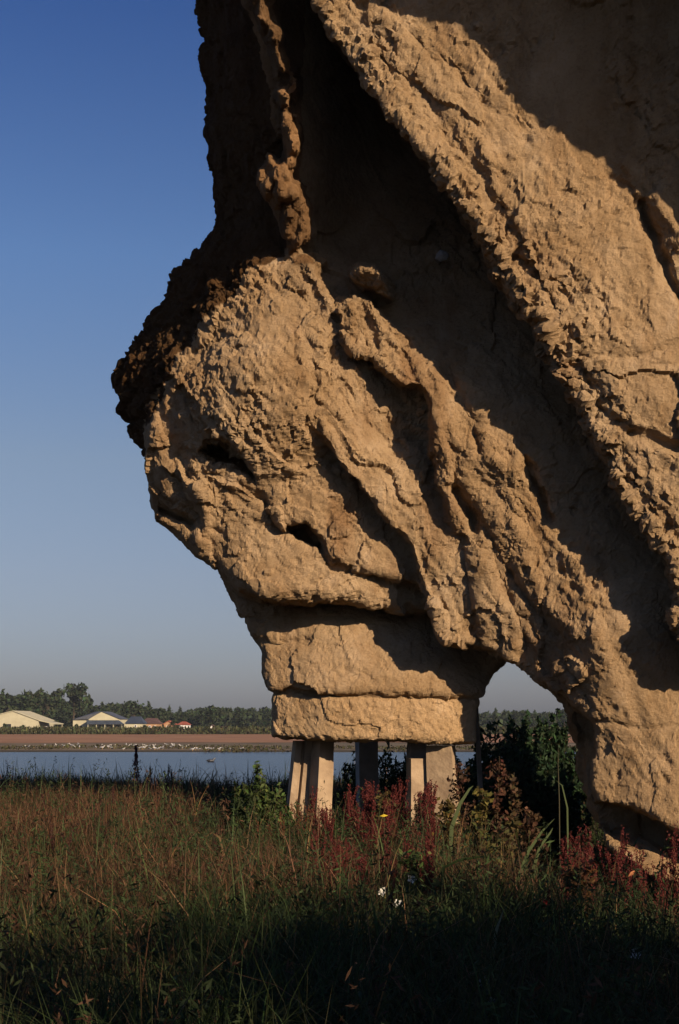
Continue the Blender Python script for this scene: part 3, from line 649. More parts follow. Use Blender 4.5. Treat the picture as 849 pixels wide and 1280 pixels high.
# parked car under the barn roof
cx0 = bx(61, 408); car = empty('parked_car', (cx0, 408, GZ), 'white car parked under the sloping roof beside the leftmost barn', 'car')
prof = [(-2.2, .35), (2.1, .35), (2.2, .75), (1.5, .92), (.9, 1.45), (-.9, 1.5), (-1.7, 1.0), (-2.2, .9)]
part('body', MB().prism(prof, -.85, .85), M_WHITE, car)
part('side_window', MB().prism([(-1.4, 1.0), (1.15, 1.0), (.8, 1.38), (-.85, 1.42)], -.88, -.855), M_DARK, car)
for wx in (-1.4, 1.35):
    b = MB(); b.tube([(wx, -.9, .34), (wx, -.6, .34)], .34, 12); part('wheel', b, M_DARK, car)

# ------------------------------------------------------------------ birds on the far mud
M_BIRD = noise_mat('white_feathers', (.42, .40, .38), (.58, .56, .53), 8, .8)
M_GREYW = noise_mat('grey_wing', (.25, .26, .28), (.35, .36, .38), 8, .8)
M_BEAK = noise_mat('beak_and_legs', (.4, .22, .05), (.5, .3, .08), 8, .6)
def gull():
    b = MB(); b.tube([(-.34, 0, .26), (-.2, 0, .27), (0, 0, .26), (.14, 0, .29), (.22, 0, .37), (.29, 0, .45), (.36, 0, .45)], [.02, .07, .11, .10, .06, .06, .03], 8)
    body_ = b.mesh('bird_body', M_BIRD, True)
    b = MB()
    for s in (-1, 1): b.tube([(.12, s*.085, .30), (-.1, s*.10, .29), (-.42, s*.03, .27)], [.05, .06, .01], 5)
    wing = b.mesh('wing', M_GREYW, True)
    b = MB()
    for s in (-1, 1): b.tube([(.02, s*.04, .18), (.02, s*.04, 0)], .012, 4)
    b.tube([(.38, 0, .45), (.46, 0, .43)], [.018, .004], 4)
    return body_, wing, b.mesh('legs', M_BEAK)
GM = gull(); k = 0
Rb = np.random.default_rng(8)
for i in range(80):
    if i < 62: u_ = np.clip(Rb.normal(185, 50), 70, 325)
    else: u_ = Rb.uniform(20, 345)
    d_ = Rb.uniform(147, 178) if u_ < 240 else Rb.uniform(143.5, 152)
    x = bx(u_, d_); z = float(terrain(np.array(x), np.array(d_)))+.02
    e = empty('gull', (x, d_, z), 'white gull '+('by the water line ' if d_ < 152 else 'on the middle mud ' if d_ < 166 else 'on the back mud ')+zone(u_).replace('behind', 'below'), 'gull', 'white gulls on the far mud flat', Rb.uniform(0, 6.28), Rb.uniform(.55, .85))
    for nm, me in zip(('bird_body', 'wing', 'legs'), GM): link(nm, me, e)
e = empty('duck', (bx(264, 108), 108, WZ-.12), 'small dark duck swimming alone on the lake', 'duck', None, .4, 1.2)
b = MB(); b.tube([(-.3, 0, .2), (-.1, 0, .16), (.12, 0, .17), (.2, 0, .3), (.3, 0, .33)], [.03, .12, .1, .05, .04], 8); part('bird_body', b, M_DARK, e)

# ------------------------------------------------------------------ posts under the slab
M_CONC = noise_mat('weathered_concrete', (.19, .13, .08), (.38, .28, .175), 3, .9, .7, 14, dist=.02)
M_GREYC = noise_mat('grey_concrete', (.20, .19, .18), (.30, .28, .26), 5, .9, .5, 40, dist=.02)
def post(name, top, bot, dt, db, wpx, dep, rz, label, mat, shape='box', group='posts under the rock base'):
    T = Vector(W(*top, dt)); B = Vector(W(*bot, db)); wd = wpx/F*dt
    b = MB(); n = 9; prof = [(-.5, -.5), (.5, -.5), (.5, .5), (-.5, .5)]
    if shape == 'fluted': prof = [(-.5, -.3), (-.42, -.5), (-.14, -.5), (-.1, -.32), (.02, -.32), (.06, -.5), (.42, -.5), (.5, -.3), (.5, .5), (-.5, .5)]
    m_ = len(prof); vs = []
    for i in range(n):
        t = i/(n-1); c = (B-B).lerp(T-B, t); k = 1.12-.12*t
        for (px_, py_) in prof:
            j = 1+.03*random.uniform(-1, 1)
            x = px_*wd*k*j; y = py_*dep*k*j; vs.append((c.x+x*math.cos(rz)-y*math.sin(rz), c.y+x*math.sin(rz)+y*math.cos(rz), c.z))
    fs = [(i*m_+j, i*m_+(j+1) % m_, (i+1)*m_+(j+1) % m_, (i+1)*m_+j) for i in range(n-1) for j in range(m_)]
    fs += [tuple(range(m_-1, -1, -1)), tuple((n-1)*m_+j for j in range(m_))]
    b.add(vs, fs); o = link(name, b.mesh(name, mat)); o.location = B; return tag(o, label, 'post', group)
post('concrete_post', (380, 926), (364, 1085), 19.35, 19.3, 25, .26, .12, 'wide grooved tan post leaning left at the left end of the rock base', M_CONC, 'fluted')
post('concrete_post', (404, 924), (396, 1085), 19.2, 19.1, 20, .24, .52, 'pale square post just right of the grooved leaning one', M_CONC)
post('concrete_post', (458, 924), (462, 1075), 21.3, 21.3, 24, .26, .2, 'dark shaded post set back under the middle of the rock base', M_GREYC)
post('concrete_post', (521, 948), (522, 1075), 19.0, 19.0, 21, .22, .25, 'shorter pale post with a gap above it, left of the widest right post', M_CONC)
post('concrete_post', (551, 932), (558, 1075), 18.95, 18.95, 32, .28, -.28, 'wide tan post near the right end of the rock base', M_CONC)
post('cap_block', (521, 926), (521, 948), 19.35, 19.35, 20, .3, .1, 'dark wedge block between the short post and the slab', M_GREYC, group=None)['category'] = 'block'
o = post('iron_rod', (595, 880), (602, 1010), 19.9, 20.2, 5, .05, .1, 'thin grey rod leaning beside the right edge of the rock base', M_GREYC, group=None); o['category'] = 'rod'

# ------------------------------------------------------------------ grasses
def blades(name, X, Y, H, Wd, lean, col, R, mat=M_GRASS, seg=3, curve=1., az=None, zoff=0):
    n = len(X); Z = terrain(X, Y)+zoff
    a = R.uniform(0, 2*PI, n) if az is None else az+R.normal(0, .7, n)
    dx, dy = np.cos(a), np.sin(a); fa = a+PI/2+R.normal(0, .5, n); wx, wy = np.cos(fa), np.sin(fa)
    V = np.zeros((n, 2*seg+1, 3)); 
    for k in range(seg+1):
        t = k/seg; off = lean*H*(t**(1+curve)); zz = H*(t-.42*np.clip(lean, 0, 1.4)*t**2.6); wk = Wd*(1-t**1.6)*.5
        cx_k = X+dx*off; cy_k = Y+dy*off; cz = Z+zz
        if k < seg:
            V[:, 2*k] = np.stack([cx_k-wx*wk, cy_k-wy*wk, cz], 1); V[:, 2*k+1] = np.stack([cx_k+wx*wk, cy_k+wy*wk, cz], 1)
        else: V[:, 2*seg] = np.stack([cx_k, cy_k, cz], 1)
    b0 = np.arange(n)[:, None]*(2*seg+1)
    Q = np.concatenate([b0+np.array([[2*k, 2*k+1, 2*k+3, 2*k+2]]) for k in range(seg-1)]); T = b0+np.array([[2*seg-2, 2*seg-1, 2*seg]])
    me = mesh_np(name, V.reshape(-1, 3), Q, mat, T=T); vcol(me, 'own', np.repeat(np.clip(col, .003, .9), 2*seg+1, 0)); return me
def scatter(R, n, y0, y1, pw=1.3, m=1.25):
    y = y0+(y1-y0)*R.random(n)**pw; hw = (CX/F)*y*m+1.7; return R.uniform(-1, 1, n)*hw, y
Rg = np.random.default_rng(99)
def patch(X, Y, s, seed): return fbm(np.stack([X*s, Y*s, 0*X], 1), 3, seed)
def cols(R, n, c, var=.25):
    return np.array(c)[None]*(1+var*R.normal(size=(n, 1)))*(1+.08*R.normal(size=(n, 3)))
X, Y = scatter(Rg, 98000, 3.0, 33, 1.15); p = patch(X, Y, .35, 8)+.35*vnoise(np.stack([X, Y, X*0], 1)*1.7, 3)
H = (.42+.22*p+.18*Rg.random(len(X)))*np.clip(1.1-(Y-24)/40, .6, 1.1); H = np.clip(H, .12, 1.2)*(1+.5*np.clip((11-Y)/6, 0, 1))*(1-.4*np.clip((X-.9), 0, 1)*(Y > 9.5))
gc = np.where((p > .0)[:, None], cols(Rg, len(X), (.030, .046, .014)), cols(Rg, len(X), (.045, .046, .018)))
o = link('green_grass', blades('green_grass', X, Y, H, .006+.0006*Y, Rg.uniform(.2, 1.2, len(X)), gc, Rg)); tag(o, 'thick green meadow grass around the foot of the rock', 'grass', kind='stuff')
X, Y = scatter(Rg, 150000, 6, 34, .9); p = patch(X, Y, .28, 18); gold = np.exp(-((X+2.6)/1.3)**2-((Y-19.5)/3.5)**2)+np.exp(-((X+2.6)/.9)**2-((Y-13.5)/1.6)**2); p = p+.35*gold; keep = (p+.16*Rg.normal(size=len(X)) > .06+.22*np.clip((14-Y)/6, -.6, 1)+.3*(X > .3)*(Y < 24)) ; X, Y, p = X[keep][:62000], Y[keep][:62000], p[keep][:62000]
H = .5+.18*p+.22*Rg.random(len(X)); cc_ = cols(Rg, len(X), (.105, .056, .030), .45)
o = link('dry_grass', blades('dry_grass', X, Y, H, .004+.0004*Y, Rg.uniform(.1, 1.35, len(X)), cc_, Rg, curve=1.4)); tag(o, 'dry reddish tan grass stalks covering the meadow by the lake', 'grass', kind='stuff')
# low broad-leaved herbs between the grasses
X, Y = scatter(Rg, 100000, 3.5, 26, 1.2); Z = terrain(X, Y)+Rg.uniform(.02, .42, len(X))*(1+.4*patch(X, Y, .6, 44))
o = link('herb_cover', leaf_mesh('herb_cover', np.stack([X, Y, Z], 1), .016, (.028, .044, .016), Rg, .35, 3.6, .5)); tag(o, 'low leafy weeds filling the ground between the grasses', 'weeds', kind='stuff')

X, Y = scatter(Rg, 5000, 4.2, 15, 1.0); kp = patch(X, Y, .9, 222) > .08; X, Y = X[kp], Y[kp]
o = link('broad_leaves', blades('broad_leaves', X, Y, Rg.uniform(.35, .8, len(X)), Rg.uniform(.018, .034, len(X)), Rg.uniform(.5, 1.5, len(X)), cols(Rg, len(X), (.038, .062, .02), .3), Rg, seg=5, curve=1.2)); tag(o, 'clumps of broad green leaves among the grass', 'grass', kind='stuff')
# leafy stems and long stalks that stand above the turf
X, Y = scatter(Rg, 3200, 4, 27, 1.0); hh = Rg.uniform(.45, .95, len(X))*(1+.3*patch(X, Y, .5, 71)); t = Rg.uniform(.25, 1, (len(X), 34)); ln = Rg.normal(0, .16, (len(X), 2))
C = np.stack([X[:, None]+ln[:, :1]*t**2+Rg.normal(0, .045, t.shape)*(1.25-t), Y[:, None]+ln[:, 1:]*t**2+Rg.normal(0, .045, t.shape)*(1.25-t), terrain(X, Y)[:, None]+hh[:, None]*t], -1)
kind_ = patch(X, Y, .4, 55)+.5*Rg.normal(size=len(X)); cl = np.where((kind_ > .45)[:, None], [[.075, .040, .022]], np.where((kind_ < -.35)[:, None], [[.035, .055, .018]], [[.028, .040, .016]]))
me = leaf_mesh('weed_thicket', C.reshape(-1, 3), .011, (1, 1, 1), Rg, .3, 4.5, .6); vcol(me, 'own', np.repeat(np.clip(np.repeat(cl, 34, 0)*(1+.3*Rg.normal(size=(len(X)*34, 1))), .004, .5), 4, 0))
o = link('weed_thicket', me); tag(o, 'mixed leafy weed stems standing up through the meadow grass', 'weeds', kind='stuff')
X, Y = scatter(Rg, 9000, 4, 32, .9); kk = Rg.random(len(X))[:, None]
cc_ = np.where(kk < .35, cols(Rg, len(X), (.16, .095, .045), .3), cols(Rg, len(X), (.055, .075, .028), .3))
o = link('tall_stalks', blades('tall_stalks', X, Y, Rg.uniform(.5, 1.05, len(X)), .006+.0005*Y+.004*Rg.random(len(X)), Rg.uniform(.05, 1.1, len(X)), cc_, Rg, seg=4)); tag(o, 'long thin grass stalks leaning over the meadow', 'grass', kind='stuff')

# ------------------------------------------------------------------ individual plants
def gz(x, y): return float(terrain(np.array(float(x)), np.array(float(y))))
def ground_xy(u_, vb):               # where a foot seen at height vb stands
    d_ = EYE*F/(vb-HZ); return bx(u_, d_), d_
def plant_at(name, u_, vtop, d_, label, cat, group, rz=None):
    x = bx(u_, d_); z = gz(x, d_); h = bz(vtop, d_)-z
    e = empty(name, (x, d_, z), label, cat, group, random.uniform(0, 6.28) if rz is None else rz); return e, h
M_STEM = attr_mat('stems', .8)
def stem_mesh(paths, rad, col, mat=M_STEM):
    b = MB()
    for p_ in paths: b.tube(p_, np.linspace(rad, rad*.35, len(p_)), 4)
    me = b.mesh('stem', mat); vcol(me, 'own', np.tile(np.array(col), (len(b.v), 1))); return me
def dock_variant(seed, col):
    """a dock plant one metre tall: branching stem with dense seed spikes, a few long leaves at the foot"""
    R = np.random.default_rng(seed); paths = [[(0, 0, 0), (R.normal()*.02, R.normal()*.02, .5), (R.normal()*.05, R.normal()*.05, 1.)]]; C = []
    for k in range(9):
        z0 = .22+.07*k; a = R.uniform(0, 6.28); L = R.uniform(.18, .34)*(1-k*.05)
        p0 = np.array([0, 0, z0]); p1 = p0+np.array([math.cos(a)*L*.35, math.sin(a)*L*.35, L*.7]); p2 = p0+np.array([math.cos(a)*L*.42, math.sin(a)*L*.42, L*1.15])
        paths.append([p0, p1, p2])
        for t in np.linspace(.15, 1, 13): C.append((p0*(1-t)+p2*t)+R.normal(size=(9, 3))*.011)
    top = np.array(paths[0][2]); mid = np.array(paths[0][1])
    for t in np.linspace(.1, 1, 24): C.append((mid*(1-t)+top*t)+R.normal(size=(10, 3))*.013)
    C = np.concatenate(C); seeds = leaf_mesh('seed_spikes', C, .016, col, R, .3, 1.2)
    nl = 9; X = R.normal(0, .01, nl); Y = R.normal(0, .01, nl)
    return stem_mesh(paths, .006, np.array(col)*.9), seeds
DOCK = {'red': [dock_variant(s, (.105, .024, .02)) for s in (1, 2, 3, 4)], 'brown': [dock_variant(s, (.06, .024, .02)) for s in (5, 6, 7)], 'rust': [dock_variant(s, (.15, .055, .028)) for s in (8, 9)]}
leafR = np.random.default_rng(4)
def basal(seed, col, n=10, L=.28, wd=.045):
    R = np.random.default_rng(seed); V = []; Q = []
    for k in range(n):
        a = R.uniform(0, 6.28); dz = R.uniform(.5, 1.1); l = L*R.uniform(.7, 1.2); b0 = len(V)
        for t in (0, .3, .6, .85, 1.):
            wk = wd*math.sin(PI*min(.98, t*.85+.1))*.5; r = l*t; z = l*dz*t-l*.7*t**2.5+.02; c_, s_ = math.cos(a), math.sin(a)
            V += [(r*c_-wk*s_, r*s_+wk*c_, z), (r*c_+wk*s_, r*s_-wk*c_, z-.004)]
        Q += [(b0+2*i, b0+2*i+1, b0+2*i+3, b0+2*i+2) for i in range(4)]
    me = mesh_np('leaves', np.array(V), Q, M_LEAF); vcol(me, 'own', np.tile(np.array(col), (len(V), 1))); return me
BASAL = [basal(1, (.06, .07, .02)), basal(2, (.12, .045, .02)), basal(3, (.05, .08, .02), 14, .32)]
def dock(u_, vtop, d_, kind, label, group, i):
    e, h = plant_at('dock_plant', u_, vtop, d_, label, 'dock plant', group)
    st, sdm = DOCK[kind][i % len(DOCK[kind])]; wdk = .42+.28*random.random()
    for nm, me in (('stem', st), ('seed_spikes', sdm)):
        o = link(nm, me, e); o.scale = (h*wdk*1.3, h*wdk*1.3, h)
    o = link('leaves', BASAL[i % 3], e); return e
def post_zone(lab, u_, q):
    near = 'near row' if q < .5 else 'back row'
    if lab == 'dark red dock plant':
        for lim, t in ((415, 'below the pale square post'), (445, 'just right of the pale square post'), (475, 'below the dark middle post'), (508, 'between the dark and the short post'), (532, 'below the short post'), (999, 'below the widest right post')):
            if u_ < lim: return ', '+near+' '+t
    if 'at left' in lab: return ', '+near+(' by the edge' if u_ < 55 else ' below the barns' if u_ < 105 else ' below the plume')
    if 'arch' in lab: return ', '+near+(' on its left' if u_ < 720 else ' on its right')
    if 'rock foot' in lab: return ', '+('by its tip' if u_ < 785 else 'by its middle' if u_ < 815 else 'by the photo edge')
    return ', '+near+(', left side' if int(u_) % 2 else ', right side') if False else ', '+near
i = 0; Rd = np.random.default_rng(12)
for n_, (ua, ub, va, vb_, da, db, kind, lab, grp) in [
    (84, (392, 545, 968, 1075, 9.8, 17.5, 'red', 'dark red dock plant', 'red dock plants before the posts')),
    (12, (345, 400, 1000, 1050, 15, 19, 'rust', 'rusty dock plant at the foot of the left posts', 'rusty dock plants by the left posts')),
    (14, (10, 150, 985, 1060, 11, 20, 'brown', 'dark brown dock seed spike in dry grass at left', 'brown dock plants in the left meadow')),
    (9, (280, 350, 995, 1030, 16, 20, 'rust', 'rusty stalk in the grass below the leafy bush', 'rusty stalks below the bush')),
    (10, (700, 740, 1030, 1075, 10.5, 13, 'red', 'deep red dock plant left of the foot of the arch', 'red dock plants left of the rock foot')),
    (11, (750, 846, 1040, 1085, 11.5, 14.5, 'red', 'thin red dock spike in front of the pale rock foot', 'red dock plants before the rock foot')),
    (8, (190, 300, 1010, 1070, 12, 17, 'brown', 'brown seed stalk in the middle of the left meadow', 'brown stalks in the middle meadow'))]:
    for k in range(n_):
        q = Rd.random(); uu = Rd.uniform(ua, ub); dock(uu, va+(vb_-va)*(1-q)+Rd.uniform(-8, 8), da+(db-da)*q, kind, lab+post_zone(lab, uu, q), grp, i); i += 1
dock(762, 1150, 8.2, 'red', 'lone crimson dock head low in the dark grass at lower right', None, 1)
dock(683, 1105, 9.5, 'red', 'small red dock head in the grass left of the crimson ones', None, 2)

# the dark plume that stands against the water
e, h = plant_at('reed_plume', 170, 934, 23, 'tall dark reed plume standing alone against the lake', 'reed', None, 0)
Rp = np.random.default_rng(31); t = Rp.random(230)**.8; C = np.stack([Rp.normal(0, .03, 230)*(1.15-t), Rp.normal(0, .03, 230)*(1.15-t), h*(.58+.44*t)], 1)
link('plume', leaf_mesh('plume', C, .026, (.10, .045, .045), Rp, .25, 2.4, 2.5), e); link('stem', stem_mesh([[(0, 0, 0), (0, 0, h*.9)]], .008, (.05, .03, .02)), e)
b = MB(); b.add([(0, 0, h*.35), (-.03, 0, h*.38), (-.28, 0, h*.62), (-.36, 0, h*.74), (-.24, .0, h*.58)], [(0, 1, 4), (1, 2, 4), (2, 3, 4)])
me = b.mesh('leaf', M_STEM); vcol(me, 'own', np.tile((.05, .06, .03), (5, 1))); link('leaf', me, e)
for u_, vt, lab in ((209, 955, 'thin dark weed stalk left of a pair against the lake'), (216, 962, 'shorter dark weed stalk of the pair against the lake'), (186, 958, 'thin weed stalk just right of the tall plume')):
    e = dock(u_, vt, 24, 'brown', lab, 'weed stalks against the lake', 2); e.name = 'weed_stalk'; e['category'] = 'weed'

def feather_bush(name, u_, vtop, d_, wpx, label, cat, group, col, seed, n=1500, spikes=26, leaf=.035):
    R = np.random.default_rng(seed); e, h = plant_at(name, u_, vtop, d_, label, cat, group, 0); wd = wpx/F*d_/2
    paths = []; C = []
    for k in range(spikes):
        a = R.uniform(0, 6.28); r = wd*R.random()**.5; hh = h*(1-.45*(r/wd)**2)*R.uniform(.75, 1.)
        p0 = np.array([r*.2*math.cos(a), r*.2*math.sin(a), 0]); p2 = np.array([r*math.cos(a), r*math.sin(a), hh]); p1 = (p0*.45+p2*.55)*[1.05, 1.05, .95]
        paths.append([p0, p1, p2]); t = R.uniform(.15, 1, n//spikes)[:, None]
        q = (1-t)**2*p0+2*t*(1-t)*p1+t*t*p2; C.append(q+R.normal(size=q.shape)*(.075*(1.15-t))*max(.6, h/1.2))
    C = np.concatenate(C); link('foliage', leaf_mesh('foliage', C, leaf, col, R, .35, 2.6, .8), e); link('stem', stem_mesh(paths, .008, (.06, .045, .02)), e); return e
GB = 'leafy bushes left of the posts'
feather_bush('leafy_bush', 322, 952, 17.6, 62, 'bright green feathery bush left of the leaning post', 'bush', GB, (.050, .072, .020), 1, 3000, 34)
feather_bush('leafy_bush', 300, 966, 18.0, 44, 'lower green bush at the left side of the feathery bush', 'bush', GB, (.06, .085, .02), 2, 1500, 22)
feather_bush('leafy_bush', 346, 975, 18.2, 40, 'small dark bush tucked against the left post', 'bush', GB, (.045, .07, .02), 3, 1300, 20)
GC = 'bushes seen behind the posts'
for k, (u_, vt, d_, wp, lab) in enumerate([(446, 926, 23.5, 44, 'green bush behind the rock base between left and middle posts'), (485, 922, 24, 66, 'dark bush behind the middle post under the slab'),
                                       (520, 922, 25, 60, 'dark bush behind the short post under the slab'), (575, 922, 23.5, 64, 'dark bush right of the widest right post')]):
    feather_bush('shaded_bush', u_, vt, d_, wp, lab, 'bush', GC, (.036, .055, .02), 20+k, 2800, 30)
GA = 'dark bushes filling the arch'
for k, (u_, vt, d_, wp, n_, lab) in enumerate([(612, 886, 25, 70, 4600, 'dark bush at the left side of the arch opening'), (652, 870, 26, 80, 6500, 'tallest dark bush in the middle of the arch'),
        (692, 880, 26.5, 80, 5600, 'dark bush at the right side of the arch opening'), (640, 912, 23, 100, 6000, 'lower dark bush in front of the others in the arch'), (700, 945, 22.5, 80, 5000, 'low dark bush beside the right leg of the arch'),
        (735, 915, 27, 70, 3000, 'dark bush mostly hidden behind the right leg of the arch'), (600, 960, 21.5, 50, 2500, 'low shaded bush by the thin rod')]):
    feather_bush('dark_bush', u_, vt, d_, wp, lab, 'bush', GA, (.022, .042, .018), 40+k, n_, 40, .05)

def herb(u_, vtop, d_, wpx, label, col, seed, group=None, fl=None):
    R = np.random.default_rng(seed); e, h = plant_at('tall_weed', u_, vtop, d_, label, 'weed', group); wd = wpx/F*d_/2; paths = [[(0, 0, 0), (0, 0, h*.6), (R.normal()*.04, 0, h)]]; C = []
    for k in range(16):
        z0 = h*(.25+.045*k); a = R.uniform(0, 6.28); L = wd*R.uniform(.6, 1.1)*(1.1-k*.04); p2 = np.array([math.cos(a)*L, math.sin(a)*L, z0+L*.9]); p0 = np.array([0, 0, z0]); paths.append([p0, (p0+p2)/2, p2])
        t = R.random(26)[:, None]; C.append(p0*(1-t)+p2*t+R.normal(size=(26, 3))*.03)
    C = np.concatenate(C); link('foliage', leaf_mesh('foliage', C, .034, col, R, .35, 1.8), e); link('stem', stem_mesh(paths, .006, (.07, .05, .025)), e); return e
GH = 'branching weeds under the arch'
for k, (u_, vt, d_, wp, c_, lab) in enumerate([(622, 945, 15, 34, (.075, .036, .02), 'tall branching rusty weed left of the arch opening bottom'), (642, 965, 15.5, 30, (.07, .042, .02), 'branching weed right of the tallest rusty one'),
      (575, 955, 17, 40, (.07, .035, .02), 'brown weed standing before the widest right post'), (603, 985, 14, 36, (.09, .075, .02), 'yellow green weed below the thin rod'), (662, 1010, 12.5, 46, (.07, .038, .02), 'wide rusty weed in the middle of the meadow below the arch'),
      (560, 1000, 13.5, 40, (.10, .07, .02), 'olive weed right of the red dock stand'), (478, 990, 15.5, 26, (.08, .055, .02), 'yellowish weed among the red dock plants'), (725, 1085, 9.5, 60, (.10, .05, .02), 'brown weed at the foot of the red dock plants by the rock foot'),
      (520, 1070, 10.5, 50, (.05, .075, .02), 'green leafy weed bearing the white flowers'), (630, 1030, 12, 50, (.07, .06, .02), 'olive weed left of the wide rusty weed')]):
    herb(u_, vt, d_, wp, lab, c_, 60+k, GH)

# long arching grass leaves and nodding stalks
def arch_grass(u_, vb, d_, pts, wpx, label, col, group='long arching grass leaves'):
    """pts: (dx, dy) px offsets from the foot, walked along the blade"""
    x, y = bx(u_, d_), d_; z = gz(x, y); e = empty('grass_leaf', (x, y, z), label, 'grass leaf', group); k = d_/F; V = []; n = len(pts); 
    zb = bz(vb, d_)-z
    P = [Vector((a*k, .03*i, zb-b*k)) for i, (a, b) in enumerate(pts)]; P[0].z = 0
    for i, p in enumerate(P):
        t = (P[min(i+1, n-1)]-P[max(i-1, 0)]).normalized(); s = Vector((t.z, .35, -t.x)).normalized(); wk = wpx*k*.5*(1-(i/(n-1))**2*.92)
        V += [p-s*wk, p+Vector((0, -.25*wk, -.1*wk)), p+s*wk]
    Q = []
    for i in range(n-1): b0 = i*3; Q += [(b0, b0+1, b0+4, b0+3), (b0+1, b0+2, b0+5, b0+4)]
    me = mesh_np('leaf_blade', np.array([tuple(q) for q in V]), Q, M_GRASS, True); vcol(me, 'own', np.tile(np.array(col), (len(V), 1))); link('leaf_blade', me, e)
G1 = (.06, .08, .03); G2 = (.045, .07, .02); TN = (.14, .09, .04)
for a in [(640, 1140, 11, [(0, 0), (8, -40), (22, -75), (40, -100), (56, -115)], 6, 'long grey green leaf arching right below the arch', G1),
          (560, 1075, 13, [(0, 0), (5, -40), (16, -70), (28, -88), (33, -92)], 6, 'long leaf arching right in front of the right posts', G1),
          (596, 1060, 14, [(0, 0), (-2, -30), (4, -55), (12, -66), (22, -68)], 5, 'curled leaf below the widest right post', G1),
          (664, 1110, 11.5, [(0, 0), (4, -25), (12, -50), (26, -68), (30, -74)], 5, 'shorter leaf arching right beside the long grey green one', G1),
          (701, 1060, 13, [(0, 0), (-1, -60), (-2, -105), (-1, -130)], 1.3, 'straight thin stalk rising in the arch', (.06, .055, .03)),
          (712, 1060, 13, [(0, 0), (-2, -50), (-8, -78), (-15, -84)], 2.6, 'thin bent leaf beside the straight stalk', G1),
          (610, 1245, 7.5, [(0, 0), (6, -45), (12, -80), (22, -105)], 8, 'pale broad leaf upright in the dark grass', (.13, .15, .09)),
          (590, 1250, 7.6, [(0, 0), (10, -30), (24, -60), (34, -85)], 5, 'narrow leaf beside the pale broad one', G2),
          (284, 1110, 12, [(0, 0), (-4, -40), (-10, -62), (-20, -68), (-32, -60), (-37, -50)], 2.6, 'tan stalk bent over like a hook in the left meadow', TN),
          (160, 1280, 7, [(0, 0), (0, -40), (-4, -80), (-6, -105)], 6, 'upright green leaf at the lower left', (.11, .14, .04)),
          (60, 1190, 8.6, [(0, 0), (-12, -14), (-26, -26), (-46, -38)], 5, 'yellow green leaf reaching to the left edge', (.20, .19, .05)),
          (66, 1170, 9, [(0, 0), (-10, -8), (-20, -18), (-30, -28)], 4, 'small yellow green leaf above the left edge one', (.20, .19, .05)),
          (480, 1240, 7.6, [(0, 0), (-4, -50), (-10, -90), (-16, -118)], 6, 'long green leaf below the white flowers', G2),
          (495, 1235, 7.6, [(0, 0), (-4, -40), (-3, -80), (-8, -110)], 4, 'narrow green leaf below the white flowers', G2),
          (520, 1230, 7.8, [(0, 0), (20, 0), (50, 2), (90, 8)], 5, 'leaf lying flat across the dark grass at centre', (.06, .08, .03)),
          (545, 1110, 10, [(0, 0), (10, -25), (30, -34), (60, -38), (78, -34)], 5, 'leaf arching right above the dark grass', G2),
          (340, 1130, 10, [(0, 0), (-14, -3), (-28, -6), (-46, -6)], 5, 'leaf lying to the left below the left posts', G1),
          (230, 1110, 11, [(0, 0), (40, -2), (80, -4), (118, -3)], 2.4, 'tan stalk fallen flat across the left meadow', TN)]:
    arch_grass(*a)
def tuft(u_, vb, seed, label, col, n=26, h=.6):
    x, y = ground_xy(u_, vb); R = np.random.default_rng(seed); X = R.normal(0, .05, n); Y = R.normal(0, .05, n)
    e = empty('grass_tuft', (x, y, 0), label, 'grass tuft', 'large green tufts in the dark foreground')
    me = blades('blades', X+x, Y+y, h*R.uniform(.6, 1.2, n), .012, R.uniform(.3, 1., n), cols(R, n, col, .2), R, seg=5)
    c = get_co(me); c[:, 0] -= x; c[:, 1] -= y; set_co(me, c); link('blades', me, e)
for k, (u_, vb, lab) in enumerate([(40, 1275, 'grass tuft in the lower left corner'), (120, 1250, 'grass tuft right of the corner one'), (210, 1270, 'grass tuft at the bottom left of centre'), (300, 1240, 'grass tuft below the left posts'),
     (380, 1275, 'grass tuft at the bottom centre'), (450, 1310, 'grass tuft under the white flowers'), (540, 1260, 'grass tuft right of bottom centre'), (590, 1200, 'grass tuft left of the pale broad leaf'), (680, 1250, 'grass tuft at the bottom right of centre'),
     (760, 1310, 'grass tuft under the crimson dock head'), (830, 1260, 'grass tuft in the lower right corner'), (70, 1170, 'grass tuft in the middle of the left edge'), (350, 1150, 'grass tuft in the centre of the meadow'), (500, 1150, 'grass tuft right under the red dock stand')]):
    tuft(u_, vb, 100+k, lab, (.05, .08, .025), 40, .55)

# white bindweed flowers and a few bright leaves
M_PETAL = noise_mat('white_petal', (.6, .58, .52), (.75, .73, .66), 20, .7)
def flower(u_, v_, d_, label):
    x, y, z = W(u_, v_, d_); e = empty('white_flower', (x, y, z), label, 'flower', 'white flowers in the meadow', 0)
    V = [(0, 0, 0)]; Fc = []
    for k in range(10):
        a = 2*PI*k/10; r = .026 if k % 2 == 0 else .036; V.append((r*math.cos(a), -.022-.006*(k % 2), r*math.sin(a)))
    Fc = [(0, 1+k, 1+(k+1) % 10) for k in range(10)]
    link('petals', MB().add(V, Fc).mesh('petals', M_PETAL, True), e); e.rotation_euler = (random.uniform(-.5, .3), random.uniform(-.8, .8), random.uniform(-.6, .6))
    zb = z-gz(x, y); c = link('stem', stem_mesh([[(0, 0, 0), (.01, .05, -.15), (.0, .1, -zb)]], .004, (.05, .07, .02)), e)
